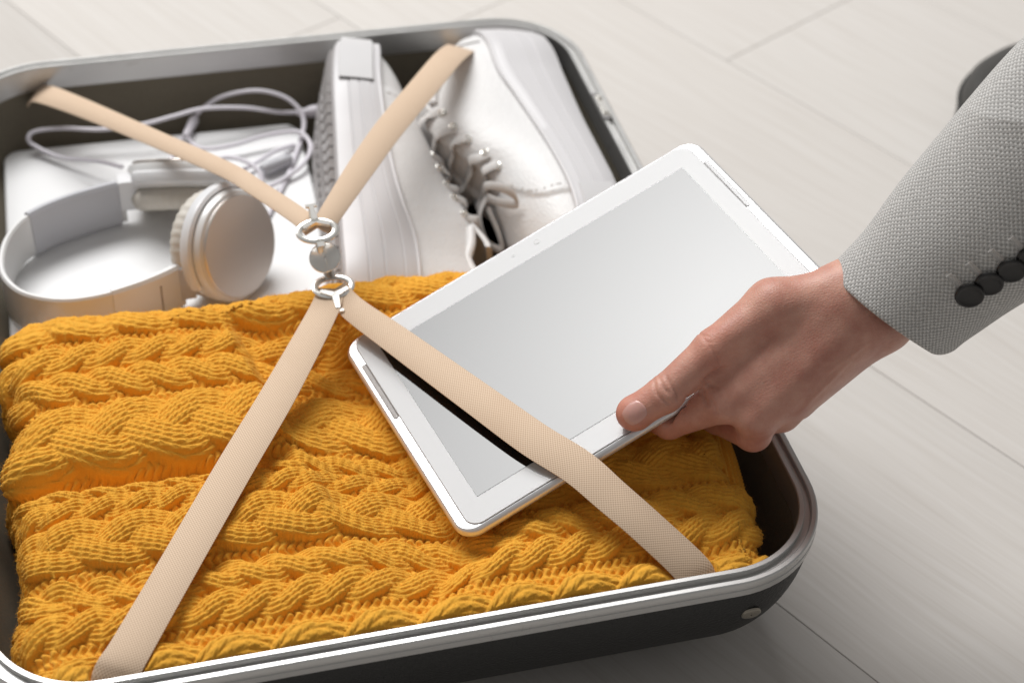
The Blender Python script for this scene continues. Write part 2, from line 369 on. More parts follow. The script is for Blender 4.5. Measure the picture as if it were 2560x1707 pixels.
# straps: ribbons with per-point width direction
def ribbon(name, P, Wd, wid, label, thick=0.0011, n=14):
    P = catmull(P, n); Wd = catmull(Wd, n); Wd /= np.linalg.norm(Wd, axis=1)[:, None]
    wid = catmull(np.asarray(wid, float)[:, None], n)[:, 0]
    T = np.gradient(P, axis=0); T /= np.linalg.norm(T, axis=1)[:, None]
    Wd = Wd - (Wd * T).sum(1)[:, None] * T; Wd /= np.linalg.norm(Wd, axis=1)[:, None]
    N = np.cross(T, Wd); s = np.concatenate([[0], np.cumsum(np.linalg.norm(np.diff(P, axis=0), axis=1))])
    cs = [(-1, -0.3), (-0.97, 0.5), (-0.5, 0.62), (0, 0.66), (0.5, 0.62), (0.97, 0.5), (1, -0.3), (0.97, -0.5), (0, -0.5), (-0.97, -0.5)]
    V = np.stack([P + Wd * (a * wid / 2)[:, None] + N * b * thick for a, b in cs], 1)
    uv = np.stack([np.stack([a * wid / 2 * 1000, s * 1000], -1) for a, b in cs], 1)
    F = grid_faces(len(P), len(cs), False, True).tolist() + [list(range(len(cs)))[::-1], [(len(P) - 1) * len(cs) + i for i in range(len(cs))]]
    o = mesh_np(name, V.reshape(-1, 3), F, M['strap'], case, uv=uv.reshape(-1, 2)); o['label'] = label
    return P
VW = np.array((0.2158, 0.7167, -0.6631))                  # straps are worn flat, roughly facing up and to the front
def across(P, blend, up=(0, -0.55, 0.83)):
    """width directions at right angles to each run of the strap, lying in the plane whose normal is 'up'"""
    P = np.asarray(P, float); T = np.gradient(P, axis=0); W = np.cross(T, up); W /= np.linalg.norm(W, axis=1)[:, None]
    flat = np.cross(T, (0, 0, 1)); flat /= np.linalg.norm(flat, axis=1)[:, None]; b = np.asarray(blend, float)[:, None]
    return W * b + flat * (1 - b)
ZL, ZU = 0.124, 0.151
S_NL = [(-0.0090, -0.0320, 0.1240), (-0.0150, -0.0475, 0.1215), (-0.0521, -0.1119, 0.1190), (-0.0846, -0.1638, 0.1170), (-0.1247, -0.2284, 0.1130), (-0.1514, -0.2685, 0.1070), (-0.1616, -0.2797, 0.0995), (-0.1622, -0.2812, 0.090), (-0.1622, -0.2805, 0.075)]
S_NR = [(-0.0050, -0.0325, 0.1242), (0.0015, -0.0490, 0.1215), (0.0235, -0.0886, 0.1232), (0.0564, -0.1543, 0.1303), (0.0770, -0.1935, 0.1335), (0.0955, -0.2192, 0.1330), (0.1090, -0.2385, 0.1275), (0.1250, -0.2570, 0.1180), (0.1452, -0.2775, 0.1015), (0.1482, -0.2812, 0.090), (0.1482, -0.2805, 0.075)]
S_FL = [(-0.0140, -0.0085, 0.1530), (-0.0210, 0.0080, 0.1525), (-0.0410, 0.0546, 0.1430), (-0.0570, 0.0927, 0.1330), (-0.1047, 0.1733, 0.1130), (-0.1441, 0.2360, 0.0980), (-0.1670, 0.2690, 0.0900), (-0.1755, 0.2790, 0.0860), (-0.1790, 0.2835, 0.0800)]
S_FR = [(-0.0095, -0.0090, 0.1530), (0.0010, 0.0060, 0.1555), (0.0270, 0.0510, 0.1520), (0.0537, 0.0953, 0.1480), (0.0926, 0.1540, 0.1420), (0.1180, 0.1960, 0.1340), (0.1360, 0.2310, 0.1190), (0.1450, 0.2560, 0.1000), (0.1490, 0.2790, 0.0800)]
ribbon('strap', S_NL, across(S_NL, [.5, .3, .1, 0, 0, 0, 0, 0, 0])*0 + np.array([(-0.86, 0.52, 0)] * 5 + [(-0.9, 0.4, 0), (-0.98, 0.2, 0), (-1, 0, 0), (-1, 0, 0)]), [0.0165, 0.0185, 0.0215, 0.022, 0.022, 0.0225, 0.0225, 0.0225, 0.0225], 'beige elastic strap lying over the mustard sweater')
ribbon('strap', S_NR, np.array([(-0.80, -0.50, -0.33)] * 2 + [(-0.82, -0.50, -0.25)] * 2 + [(-0.80, -0.50, -0.30)] * 2 + [(-0.82, -0.52, -0.2), (-0.86, -0.48, -0.1), (-0.95, -0.25, 0), (-1, 0, 0), (-1, 0, 0)]), [0.0150, 0.0165, 0.0195, 0.0215] + [0.0220] * 7, 'beige elastic strap holding down the white tablet')
ribbon('strap', S_FL, across(S_FL, [1, 1, 1, 1, 1, 1, .8, .6, .5]), [0.0125, 0.0125, 0.0125, 0.0125, 0.0135, 0.0155, 0.0175, 0.018, 0.018], 'beige elastic strap crossing the headphones and laptop')
ribbon('strap', S_FR, across(S_FR, [1, 1, .9, .8, .6, .4, .3, .2, .2]), [0.0135, 0.0145, 0.0175, 0.0190, 0.0200, 0.0205, 0.021, 0.021, 0.021], 'beige elastic strap crossing the white sneakers')
# metal clasp: two ring buckles with a Y bar and a round hook plate between them
def flat_ring(rx, ry, bar, th, n=40, gap=None):
    """oval flat ring in local xy"""
    a = np.linspace(0, 2 * np.pi, n, endpoint=False)
    c = lambda k, z: np.stack([(rx + k) * np.cos(a), (ry + k) * np.sin(a), np.full(n, z)], -1)
    return loft([c(-bar, 0.0), c(-bar, th * .7), c(-bar * .8, th), c(-bar * .2, th), c(0, th * .7), c(0, 0), c(-bar * .2, -th * .3), c(-bar * .8, -th * .3), c(-bar, 0)], True)
def bar3(p, q, w, th):
    p = np.array((*p, 0.0)); q = np.array((*q, 0.0)); d = q - p; L = np.linalg.norm(d); d /= L; nrm = np.array((-d[1], d[0], 0))
    w0, w1 = w
    rg = []
    for s, ww in ((p, w0), (q, w1)):
        rg.append(np.array([s + nrm * ww, s + nrm * ww * .7 + (0, 0, th), s - nrm * ww * .7 + (0, 0, th), s - nrm * ww, s - nrm * ww * .7 - (0, 0, th * .3), s + nrm * ww * .7 - (0, 0, th * .3)]))
    return loft(rg, True, True, True)
def buckle(Mx, name='buckle'):
    P = [flat_ring(0.0134, 0.0090, 0.0040, 0.0012)]
    P += [bar3((-0.0085, -0.0030), (0, -0.0070), (0.0016, 0.0024), 0.0022), bar3((0.0085, -0.0030), (0, -0.0070), (0.0016, 0.0024), 0.0022), bar3((0, -0.0060), (0.0, -0.0170), (0.0032, 0.0020), 0.0022), bar3((-0.0034, -0.0184), (0.0034, -0.0184), (0.0013, 0.0013), 0.0014)]
    P += [bar3((0, 0.0060), (0, 0.0115), (0.0034, 0.0028), 0.0012)]
    v, f = join(P); return sharp(mesh_np(name, v, f, M['steel'], case, M=Mx), 40)
CU = Vector((-0.0122, -0.0130, 0.1525)); CL = Vector((-0.0067, -0.0275, 0.1240))
def clasp_frame(t, flip=False, lift=0.0, slide=0.0):
    yv = (CU - CL).normalized(); nv = Vector((-0.10, -0.72, 0.69)); nv = (nv - yv * nv.dot(yv)).normalized(); xv = yv.cross(nv)
    if flip: xv, yv = -xv, -yv
    return frame(xv, yv, nv, CL.lerp(CU, t) + nv * lift)
def buckle_frame(c, yv, lift):
    yv = Vector(yv).normalized(); xv = yv.cross(Vector((0, 0, 1))).normalized(); nv = xv.cross(yv); return frame(xv, yv, nv, Vector(c) + nv * lift)
buckle(buckle_frame(CL + Vector((0, -0.004, 0)), (0.0, 0.96, 0.26), 0.0012)); buckle(buckle_frame(CU + Vector((0, 0.002, 0)), (0.05, -0.93, -0.36), 0.0014))
v, f = lathe([(0.0086, -0.0008), (0.0097, 0.0)] + [(r_, 0.0006 + 0.0015 * (1 - (r_ / 0.0097) ** 2)) for r_ in np.linspace(0.0097, 0.0004, 12)], 48)
v[:, 2] += 0.0009 * np.tanh(v[:, 1] * 1500)
mesh_np('clasp_disc', v, f, M['steel'], case, M=frame_n((-0.10, -0.52, 0.85), CL.lerp(CU, 0.52) + Vector((0, -0.0016, 0.0018)), (0.98, 0.0, 0.12)))
v, f = join([bar3((0, -0.0120), (0, 0.0120), (0.0032, 0.0032), 0.0012)])
mesh_np('clasp_hook', v, f, M['steel'], case, M=clasp_frame(0.5, False, 0.0002))

# ------------------------------------------------------------------ tablet
TR = Matrix(((0.91609707, -0.20561425, -0.34422223), (0.19600694, 0.97858351, -0.06289347), (0.34978199, -0.00985342, 0.93677931)))
TM = Matrix.Translation((0.12716429, -0.1223357, 0.04436387 + H)) @ TR.to_4x4()
tabl = tag(empty('tablet', tuple(TM.translation)), 'white tablet with blank reflective screen, tilted up by the hand', 'tablet')
TW, TH_, TT = 0.2566, 0.1753, 0.0097
def tpart(name, v, f, m, smooth=True, ang=30): return sharp(mesh_np(name, v, f, M[m], tabl, smooth=smooth, M=TM), ang)
rg = []
for o, z in ((-0.010, -TT), (-0.0045, -TT + 0.0004), (-0.0016, -TT + 0.0022), (-0.0002, -TT + 0.0045), (0, -0.0042), (-0.0004, -0.0022), (-0.0013, -0.0010), (-0.0024, -0.0005), (-0.0030, -0.0006)):
    q = rring(TW, TH_, 0.0125, o, 12, z); rg.append(q)
v, f = loft(rg, True, True, True); tpart('body', v, f, 'tabsilver')
# front glass: sides of the silver frame are wider on the short edges
v, f = plate(TW - 0.0150, TH_ - 0.0062, 0.0085, -0.0007, 0.0, 0.00025); tpart('glass_bezel', v, f, 'tabwhite')
v, f = plate(0.217, 0.1356, 0.0003, -0.0001, 0.00018, 0.00004, 2); tpart('screen', v, f, 'screen', False)
rg = [rring(TW - 0.0150, TH_ - 0.0062, 0.0085, o, 10, -0.00035) for o in (0.0, 0.00035)]
v, f = loft(rg); tpart('bezel_seam', v, f, 'seam')
def disc(c, r, z=0.0002, n=20):
    a = np.arange(n) * 2 * np.pi / n; return np.concatenate([np.stack([c[0] + r * np.cos(a), c[1] + r * np.sin(a), np.full(n, zz)], -1) for zz in (-0.0003, z)])
for nm, c, r in (('camera_lens', (0.0078, 0.0772), 0.0020), ('light_sensor', (-0.0093, 0.0772), 0.0011)):
    v = disc(c, r); n = 20; f = grid_faces(2, n, False, True).tolist() + [[n + i for i in range(n)]]; tpart(nm, v, f, 'lens')
for s in (-1, 1):
    v, f = plate(0.0026, 0.0505, 0.0012, -0.0008, -0.00030, 0.0002, 6); v = v + (s * 0.1227, 0.0380, 0); tpart('speaker', v, f, 'mesh' if s < 0 else 'tabwhite')
    rg = [rring(0.0026, 0.0505, 0.0012, o * 0.7, 6, -0.00042) + (s * 0.1227, 0.0380, 0) for o in (0, 0.0005)]
    v, f = loft(rg); tpart('speaker_seam', v, f, 'seam')
v, f = box((0.030, -TH_ / 2 - 0.0001, -0.0045), (0.022, 0.0008, 0.0028)); tpart('port_cover', v, f, 'laptopside', False)

# ------------------------------------------------------------------ sweater
def sweater():
    nx, ny = 1180, 860
    # cross-sections (arc length) : drop - arc - flat - arc - drop
    def prof(a0, a1, r0, r1, d0, d1, n):
        la0, la1 = r0 * np.pi / 2, r1 * np.pi / 2; fl = (a1 - a0) - r0 - r1
        s = np.linspace(-d0 - la0, fl + la1 + d1, n)         # s=0 at start of the flat
        x = np.empty(n); dz = np.empty(n); nn = np.empty(n)
        m = s < -la0; x[m] = a0; dz[m] = r0 + (-la0 - s[m]); nn[m] = -1
        m = (s >= -la0) & (s < 0); t = -s[m] / r0; x[m] = a0 + r0 - r0 * np.sin(t); dz[m] = r0 - r0 * np.cos(t); nn[m] = -np.sin(t)
        m = (s >= 0) & (s <= fl); x[m] = a0 + r0 + s[m]; dz[m] = 0; nn[m] = 0
        m = (s > fl) & (s <= fl + la1); t = (s[m] - fl) / r1; x[m] = a1 - r1 + r1 * np.sin(t); dz[m] = r1 - r1 * np.cos(t); nn[m] = np.sin(t)
        m = s > fl + la1; x[m] = a1; dz[m] = r1 + s[m] - fl - la1; nn[m] = 1
        return s + a0 + r0, x, dz, nn
    U, X, DX, NX = prof(-0.2035, 0.192, 0.020, 0.016, 0.030, 0.040, nx)
    V, Y, DY, NY = prof(-0.279, 0.000, 0.006, 0.024, 0.016, 0.035, ny)
    U, V = np.meshgrid(U, V, indexing='ij'); X, Y = np.meshgrid(X, Y, indexing='ij'); DX, DY = np.meshgrid(DX, DY, indexing='ij'); NX, NY = np.meshgrid(NX, NY, indexing='ij')
    # big soft undulation of the folded body
    z = 0.1030 + 0.0018 * smooth_noise(X, Y, 3, 6, (9, 26)) + 0.0035 * np.exp(-((Y + 0.055) / 0.04) ** 2) + 0.004 * np.exp(-((Y + 0.118) / 0.025) ** 2) * sstep(0.02, -0.12, X)
    fold = 0.0130 * np.exp(-((Y + 0.1475 + 0.05 * (X + 0.1)) / 0.0075) ** 2) * sstep(-0.03, -0.09, X)         # crease left side
    fold2 = 0.0045 * np.exp(-((Y + 0.2165 - 0.05 * X) / 0.007) ** 2)
    z -= fold + fold2
    z -= 0.0030 * sstep(-0.20, -0.28, Y)
    X = X + 0.004 * np.sin(Y * 62 + 0.6) * (NX < -0.2) * np.abs(NX) + 0.003 * np.sin(Y * 75) * (NX > 0.2)
    Y = Y + 0.003 * np.sin(X * 33 + 1) * (NY > 0.2)
    # pattern coordinates, warped
    W = V + 0.0034 * np.sin(U * 10 + 0.8) + 0.0012 * np.sin(U * 23 + V * 18 + 2) + 0.0022 * smooth_noise(U, V, 11, 5, (10, 30)) * 0.5
    UU = U + 0.0018 * smooth_noise(U, V, 12, 6, (14, 50))
    rows = [('b', -0.2900, 0.0235, 0.112, 0.1), ('r', -0.2485, 0.0108, 0.044, 1), ('r', -0.2280, 0.0108, 0.044, -1), ('b', -0.1950, 0.0185, 0.100, 0.6),
            ('r', -0.1695, 0.0080, 0.040, 1), ('r', -0.1550, 0.0080, 0.040, -1), ('b', -0.1180, 0.0265, 0.118, 0.35), ('r', -0.0745, 0.0122, 0.047, -1), ('r', -0.0500, 0.0122, 0.047, 1),
            ('b', -0.0090, 0.0240, 0.112, 0.8), ('r', 0.0300, 0.0105, 0.046, 1)]
    hgt = -0.0012 + 0.0 * W
    # purl ladders in the channels
    la = np.abs(np.sin(np.pi * (UU + 0.0012 * np.sin(W * 900)) / 0.0050)) ** 0.7
    hgt = hgt - 0.0008 + 0.0032 * la * (0.72 + 0.28 * np.cos(W * 2 * np.pi / 0.0065))
    best = hgt.copy()
    def stitch(c, a):
        fr = np.abs(2 * (c - np.floor(c)) - 1)                  # 1 at the column border, 0 on its spine
        leg = np.abs(np.cos(np.pi * (a + 1.0 * fr))) ** 0.8     # slanted legs meeting on the spine
        return (1 - fr ** 2.2) * (0.45 + 0.55 * leg)
    for typ, yc, hw, L, ph in rows:
        hw = hw * 0.94
        near = np.abs(W - yc) < hw * 1.25
        w = (W - yc)[near]; u = UU[near]; loc = np.full(w.shape, -1.0)
        if typ == 'r':
            for k in range(2):
                p = 2 * np.pi * u / L + k * np.pi
                wk = 0.46 * hw * np.sin(p) * ph; zk = np.cos(p)
                sl = 0.46 * hw * 2 * np.pi / L * np.cos(p) * ph
                rr = 0.66 * hw; d = (w - wk) / rr * (1 / np.sqrt(1 + 0.55 * sl ** 2))
                h = np.where(np.abs(d) < 1, np.sqrt(np.maximum(0, 1 - d * d)), -9) * 0.0044 * (hw / 0.0115) + 0.0021 * zk - 0.0008
                h = h + 0.0015 * stitch(d * 2.4 + 0.5, (u + sl * w * 0.8) / 0.0045)
                loc = np.maximum(loc, h)
        else:
            for k in range(3):
                p = 2 * np.pi * (u / L + ph) + k * 2 * np.pi / 3
                wk = 0.56 * hw * np.sin(p); zk = np.sin(2 * p)
                sl = 0.56 * hw * 2 * np.pi / L * np.cos(p)
                rr = 0.47 * hw; d = (w - wk) / rr / np.sqrt(1 + 0.7 * sl ** 2)
                h = np.where(np.abs(d) < 1, np.sqrt(np.maximum(0, 1 - d * d)) ** 0.9, -9) * 0.0043 + 0.0024 * zk + 0.0002
                h = h + 0.0015 * stitch(d * 3.3 + 0.5, (u + sl * w * 0.6) / 0.0046)
                loc = np.maximum(loc, h)
        b = best[near]; best[near] = np.maximum(b, loc)
    D = best + 0.00022 * rng.standard_normal(best.shape) * 0.6 + 0.0003 * smooth_noise(U, V, 21, 8, (300, 900))
    Nz = np.sqrt(np.maximum(0.0, 1 - NX ** 2)) * np.sqrt(np.maximum(0.0, 1 - NY ** 2)) + 1e-3
    NN = np.stack([NX, NY, Nz], -1); NN /= np.linalg.norm(NN, axis=-1, keepdims=True)
    P = np.stack([X, Y, z - DX - DY], -1) + NN * D[..., None]
    # pressed down under the tablet and the near straps: the whole body sinks, the relief stays
    Ri = np.asarray(TR); B0 = P - NN * D[..., None] * 0.0; loc = (B0 - np.asarray(TM.translation)) @ Ri
    out = np.maximum(np.maximum(np.abs(loc[..., 0]) - TW / 2, np.abs(loc[..., 1]) - TH_ / 2), 0)
    base_loc = loc[..., 2] - D; soft = 0.0108
    lim = -TT - soft + np.maximum(0, out - 0.001) * 0.70
    def blur(A, k):
        for ax in (0, 1):
            c = np.cumsum(np.concatenate([np.repeat(np.take(A, [0], ax), k + 1, ax), A, np.repeat(np.take(A, [-1], ax), k, ax)], ax), ax)
            n_ = A.shape[ax]; A = (np.take(c, range(2 * k + 1, 2 * k + 1 + n_), ax) - np.take(c, range(0, n_), ax)) / (2 * k + 1)
        return A
    e = base_loc - lim; sink = blur(np.where(e > 0, e, 0.0) * (out < 0.05), 9)
    P[..., 2] -= sink / Ri[2, 2]
    hard = -TT - 0.0004; loc = (P - np.asarray(TM.translation)) @ Ri
    P[..., 2] -= np.where(out < 0.0005, np.maximum(0, loc[..., 2] - hard), 0)
    for S in (S_NL, S_NR):
        A = catmull(S, 6); dep = np.zeros(X.shape); cap = np.full(X.shape, 9.0)
        for a, b in zip(A[:-1], A[1:]):
            if a[2] < 0.099: continue
            d = b[:2] - a[:2]; L2 = d @ d
            t = np.clip(((P[..., :2] - a[:2]) @ d) / L2, 0, 1); q = a[:2] + t[..., None] * d
            dist = np.linalg.norm(P[..., :2] - q, axis=-1); zz = a[2] + t * (b[2] - a[2])
            dep = np.maximum(dep, np.where(dist < 0.04, P[..., 2] - D - (zz - 0.0060 + np.maximum(0, dist - 0.008) * 0.45), 0)); cap = np.minimum(cap, np.where(dist < 0.0125, zz - 0.0012, 9.0))
        P[..., 2] -= blur(blur(np.maximum(dep, 0), 9), 9); P[..., 2] = np.minimum(P[..., 2], cap)
    P[..., 2] = np.maximum(P[..., 2], 0.02)
    # stay inside the lining
    dd = np.clip((H - 0.0178 - P[..., 2]) / 0.90, 0, 0.083); ins = shell_inset(dd, 0.075, 0.084) + 0.0022
    P[..., 0] = np.clip(P[..., 0], -RW / 2 + ins, RW / 2 - ins); P[..., 1] = np.maximum(P[..., 1], -RD / 2 + ins)
    root = tag(empty('knit_sweater', (0, -0.14, 0.04)), 'folded mustard yellow cable knit sweater packed in the suitcase', 'sweater')
    mesh_np('knit_body', P.reshape(-1, 3), grid_faces(nx, ny)[:, ::-1][:, ::-1], M['knit'], root)
    # loose wool fibres standing off the yarn
    nf = 60000; ii = rng.integers(2, nx - 2, nf); jj = rng.integers(2, ny - 2, nf); p0 = P[ii, jj]
    tx = P[ii + 1, jj] - P[ii - 1, jj]; ty = P[ii, jj + 1] - P[ii, jj - 1]; nr = np.cross(tx, ty); nr /= np.linalg.norm(nr, axis=1)[:, None] + 1e-12
    dr = nr * rng.uniform(0.2, 0.9, (nf, 1)) + rng.normal(0, 0.8, (nf, 3)); dr /= np.linalg.norm(dr, axis=1)[:, None]; ln = rng.uniform(0.0012, 0.0032, (nf, 1))
    sd_ = np.cross(dr, rng.normal(0, 1, (nf, 3))); sd_ /= np.linalg.norm(sd_, axis=1)[:, None]; wd = 0.000045
    mid_ = p0 + dr * ln * 0.55 + nr * ln * 0.10; tip = p0 + dr * ln + rng.normal(0, 0.0004, (nf, 3))
    Vf = np.stack([p0 - sd_ * wd, p0 + sd_ * wd, mid_ + sd_ * wd, mid_ - sd_ * wd, tip + sd_ * wd * .4, tip - sd_ * wd * .4], 1).reshape(-1, 3)
    q = np.arange(nf)[:, None] * 6; Ff = np.concatenate([q + np.array([[0, 1, 2, 3]]), q + np.array([[3, 2, 4, 5]])])
    mesh_np('wool_fuzz', Vf, Ff, M['knit'], root)['kind'] = 'stuff'
    # ribbed cuff of a sleeve turned under at the right end
    n1, n2 = 90, 240
    a = np.linspace(0, 1, n1)[:, None]; b = np.linspace(0, 2 * np.pi, n2)[None]
    cx = 0.188 + 0.010 * a; cy = -0.215 + 0.060 * a; cz = 0.078 - 0.002 * a + 0.004 * np.sin(a * 3)
    r = (0.0155 - 0.003 * a) + 0.0009 * np.cos(b * 22) + 0.00025 * np.cos(a * 150) 
    Vc = np.stack([cx + r * np.cos(b) * 0.95, cy + 0.0 * b, cz + r * np.sin(b)], -1)
    mesh_np('ribbed_cuff', Vc.reshape(-1, 3), grid_faces(n1, n2, False, True), M['knit'], root)
    return root
sweater()

# ------------------------------------------------------------------ laptop
lap = tag(empty('laptop', (-0.09, 0.12, 0.026)), 'closed white laptop lying flat under the headphones', 'laptop')
LZ = 0.050
LM = Matrix.Translation((-0.0975, 0.118, 0)) @ Matrix.Rotation(math.radians(-0.8), 4, 'Z')
v, f = plate(0.220, 0.285, 0.012, LZ - 0.0085, LZ, 0.0016, 8); sharp(mesh_np('lid', v, f, M['laptop'], lap, M=LM), 40)
v, f = plate(0.2192, 0.2842, 0.012, LZ - 0.0240, LZ - 0.0092, 0.0016, 8); sharp(mesh_np('base', v, f, M['laptop'], lap, M=LM), 40)
v, f = plate(0.2170, 0.2820, 0.011, LZ - 0.0094, LZ - 0.0083, 0.0001, 8); mesh_np('hinge_gap', v, f, M['laptopside'], lap, M=LM)
for sx, sy in ((-1, -1), (-1, 1), (1, -1), (1, 1)):
    v, f = box((sx * 0.085, sy * 0.118, LZ - 0.0262), (0.02, 0.006, 0.0052)); mesh_np('rubber_foot', v, f, M['laptopside'], lap, smooth=False, M=LM)

# ------------------------------------------------------------------ headphones
hp = tag(empty('headphones', (-0.13, 0.10, LZ)), 'white over-ear headphones lying on the laptop', 'headphones')
def band(path, zlo, zhi, thick, mat, name, pad=0.0, parent=hp, lean=0.0):
    P = catmull(path, 14); T = np.gradient(P, axis=0); T /= np.linalg.norm(T, axis=1)[:, None]
    N = np.stack([T[:, 1], -T[:, 0]], -1)
    zl = np.broadcast_to(zlo, (len(P),)); zh = np.broadcast_to(zhi, (len(P),)); e = thick * 0.35
    cs = [(-.5, 0, e), (-.5, 1, -e), (-.5 + .3, 1, 0), (.5 - .3, 1, 0), (.5, 1, -e), (.5, 0, e), (.5 - .3, 0, 0), (-.5 + .3, 0, 0)]
    V = np.stack([np.concatenate([P + N * (k * thick + lean * t), (zl + (zh - zl) * t + dz)[:, None]], 1) for k, t, dz in cs], 1)
    F = grid_faces(len(P), 8, False, True).tolist() + [list(range(8))[::-1], [(len(P) - 1) * 8 + i for i in range(8)]]
    return sharp(mesh_np(name, V.reshape(-1, 3), F, M[mat], parent), 35)
zb, zt = LZ + 0.002, LZ + 0.036
full = [(-0.094, 0.058), (-0.112, 0.049), (-0.138, 0.0395), (-0.163, 0.037), (-0.182, 0.042), (-0.198, 0.054), (-0.207, 0.075), (-0.205, 0.102), (-0.195, 0.124), (-0.178, 0.1385), (-0.160, 0.1475), (-0.1400, 0.1535), (-0.1230, 0.1565)]
band(full, zb, zt, 0.0042, 'hpsilver', 'headband')
band([(-0.1885, 0.1315), (-0.176, 0.1395), (-0.158, 0.1475), (-0.140, 0.1530), (-0.1270, 0.1560)], zb - 0.0010, zt + 0.0014, 0.0068, 'hpgrey', 'arm_sleeve')
band([(-0.094, 0.058), (-0.107, 0.051), (-0.122, 0.0445), (-0.140, 0.0390)], zb - 0.0006, zt + 0.0010, 0.0060, 'hpsilver', 'arm_sleeve')
v, f = box((-0.1190, 0.1580, LZ + 0.026), (0.014, 0.011, 0.024)); sharp(mesh_np('hinge', v, f, M['hpwhite'], hp, smooth=False), 40)
v, f = box((-0.0905, 0.0580, LZ + 0.022), (0.010, 0.009, 0.026)); sharp(mesh_np('hinge', v, f, M['hpgrey'], hp, smooth=False), 40)
def earcup(c, n, capmat, label=None, rot=0.0, R=0.0375):
    Mx = frame_n(n, c)
    prof = [(R - 0.006, -0.006), (R - 0.001, -0.005), (R + 0.0005, 0.0), (R + 0.0005, 0.0085), (R - 0.0008, 0.0110), (R - 0.0030, 0.0120)]
    v, f = lathe(prof, 56); hs = sharp(mesh_np('cup_housing', v, f, M['hpsilver'], hp, M=Mx), 30)
    v, f = lathe([(R - 0.0030, 0.0112), (R - 0.0030, 0.0134), (R - 0.0036, 0.0140), (0.012, 0.0145), (0.001, 0.0146)], 56); sharp(mesh_np('cup_cap', v, f, M[capmat], hp, M=Mx), 30)
    # yoke ring section
    a = np.linspace(-1.9, 1.1, 50)
    P = np.stack([(R + 0.0022) * np.cos(a + rot), (R + 0.0022) * np.sin(a + rot), np.full(50, 0.0015)], -1)
    v, f = tube(P, 0.0048, 8, 0.55, up=np.stack([np.cos(a + rot), np.sin(a + rot), 0 * a], -1)); sharp(mesh_np('yoke', v, f, M['hpwhite'], hp, M=Mx), 40)
    # cushion: gathered torus
    na, nb = 120, 20; A = np.linspace(0, 2 * np.pi, na, endpoint=False)[:, None]; Bb = np.linspace(0, 2 * np.pi, nb, endpoint=False)[None]
    wr = 1 + 0.035 * np.cos(A * 34 + 0.6 * np.sin(A * 5)) * np.clip(np.cos(Bb) + 0.2, 0, 1)
    rr = R - 0.0115 + 0.0105 * np.cos(Bb) * wr
    V = np.stack([rr * np.cos(A), rr * np.sin(A), -0.0125 + 0.0085 * np.sin(Bb) * wr + 0 * A], -1)
    mesh_np('ear_cushion', V.reshape(-1, 3), grid_faces(na, nb, True, True), M['hpcloth'], hp, M=Mx)
    v, f = lathe([(R - 0.012, -0.0085), (R - 0.012, -0.0075), (0.002, -0.0075)], 40); mesh_np('speaker_cloth', v, f, M['inside'], hp, M=Mx)
earcup((-0.0620, 0.0740, LZ + 0.0350), (0.68, -0.66, 0.30), 'hpdisc', rot=2.3)
earcup((-0.0840, 0.1640, LZ + 0.0260), (0.10, 0.62, 0.78), 'hpdisc', rot=2.6, R=0.0350)
# faint grey print on the arm
def text_obj(body, size, Mx, mat, parent, name='printed_text'):
    cu = bpy.data.curves.new(name, 'FONT'); cu.body = body; cu.size = size; cu.align_x = 'CENTER'; cu.align_y = 'CENTER'; cu.extrude = 0.00005
    o = bpy.data.objects.new(name, cu); COL.objects.link(o)
    dg = bpy.context.evaluated_depsgraph_get(); me = bpy.data.meshes.new_from_object(o.evaluated_get(dg)); bpy.data.objects.remove(o)
    q = bpy.data.objects.new(name, me); COL.objects.link(q); me.materials.clear(); me.materials.append(M[mat])
    me.transform(Mx); q.parent = parent; q.matrix_parent_inverse = Matrix.Translation(-parent.location); return q

pr = []
for k in range(9):
    p = np.array((-0.1085, 0.0471, zb + 0.0065 + 0.0024 * k)); pr.append(box(p, (0.0017, 0.0007, 0.0013), np.array(Matrix.Rotation(math.radians(-29), 3, 'Z'))))
v, f = join(pr); mesh_np('printed_mark', v, f, M['hpink'], hp, smooth=False)['kind'] = 'stuff'

# cable on the laptop: flat cord in loops, plugs, inline remote
def at_z(px, py, z):
    """turn a traced pixel of the photograph into a point at height z"""
    d = cam.matrix_world.to_3x3() @ Vector(((px - 1280) / 4206, -(py - 853.5) / 4206, -1)); c = cam.matrix_world.translation
    t = (z - c.z) / d.z; return tuple(c + d * t)
def cord(pts, r=0.0019, flat=0.75):
    P = catmull([at_z(*p) for p in pts], 10); return tube(P, r, 8, flat)
b = LZ + 0.0022
runs = [[(306, 418, LZ + .018), (245, 403, LZ + .016), (153, 393, b + .005), (87, 365, b + .006), (71, 347, b + .010), (87, 329, b + .014), (153, 321, b + .018), (255, 324, b + .016), (357, 311, b + .018), (434, 291, b + .020), (510, 272, b + .022), (612, 270, b + .018), (700, 281, b + .010), (765, 281, b + .006)],
        [(480, 316, b), (490, 291, b + .005), (515, 265, b + .014), (561, 240, b + .022), (638, 227, b + .026), (704, 240, b + .022), (745, 270, b + .015), (760, 306, b + .008), (752, 350, b + .002), (735, 398, b), (719, 440, b), (690, 500, b), (670, 540, b)],
        [(464, 337, b + .002), (485, 362, b + .003), (520, 372, b + .004), (587, 362, b + .006), (663, 339, b + .008), (740, 329, b + .008), (772, 352, b + .006), (775, 380, b + .005), (755, 413, b + .004), (714, 444, b + .002), (678, 464, b + .003), (640, 470, b + .004), (600, 450, b + .003), (560, 420, b)],
        [(530, 440, b), (541, 408, b + .005), (566, 393, b + .009), (612, 403, b + .009), (648, 429, b + .006), (653, 460, b + .002), (630, 480, b)],
        [(600, 430, b + .002), (638, 408, b + .003), (689, 378, b + .003), (735, 362, b + .001)],
        [(455, 345, b), (440, 372, b), (428, 400, b), (425, 430, b)]]
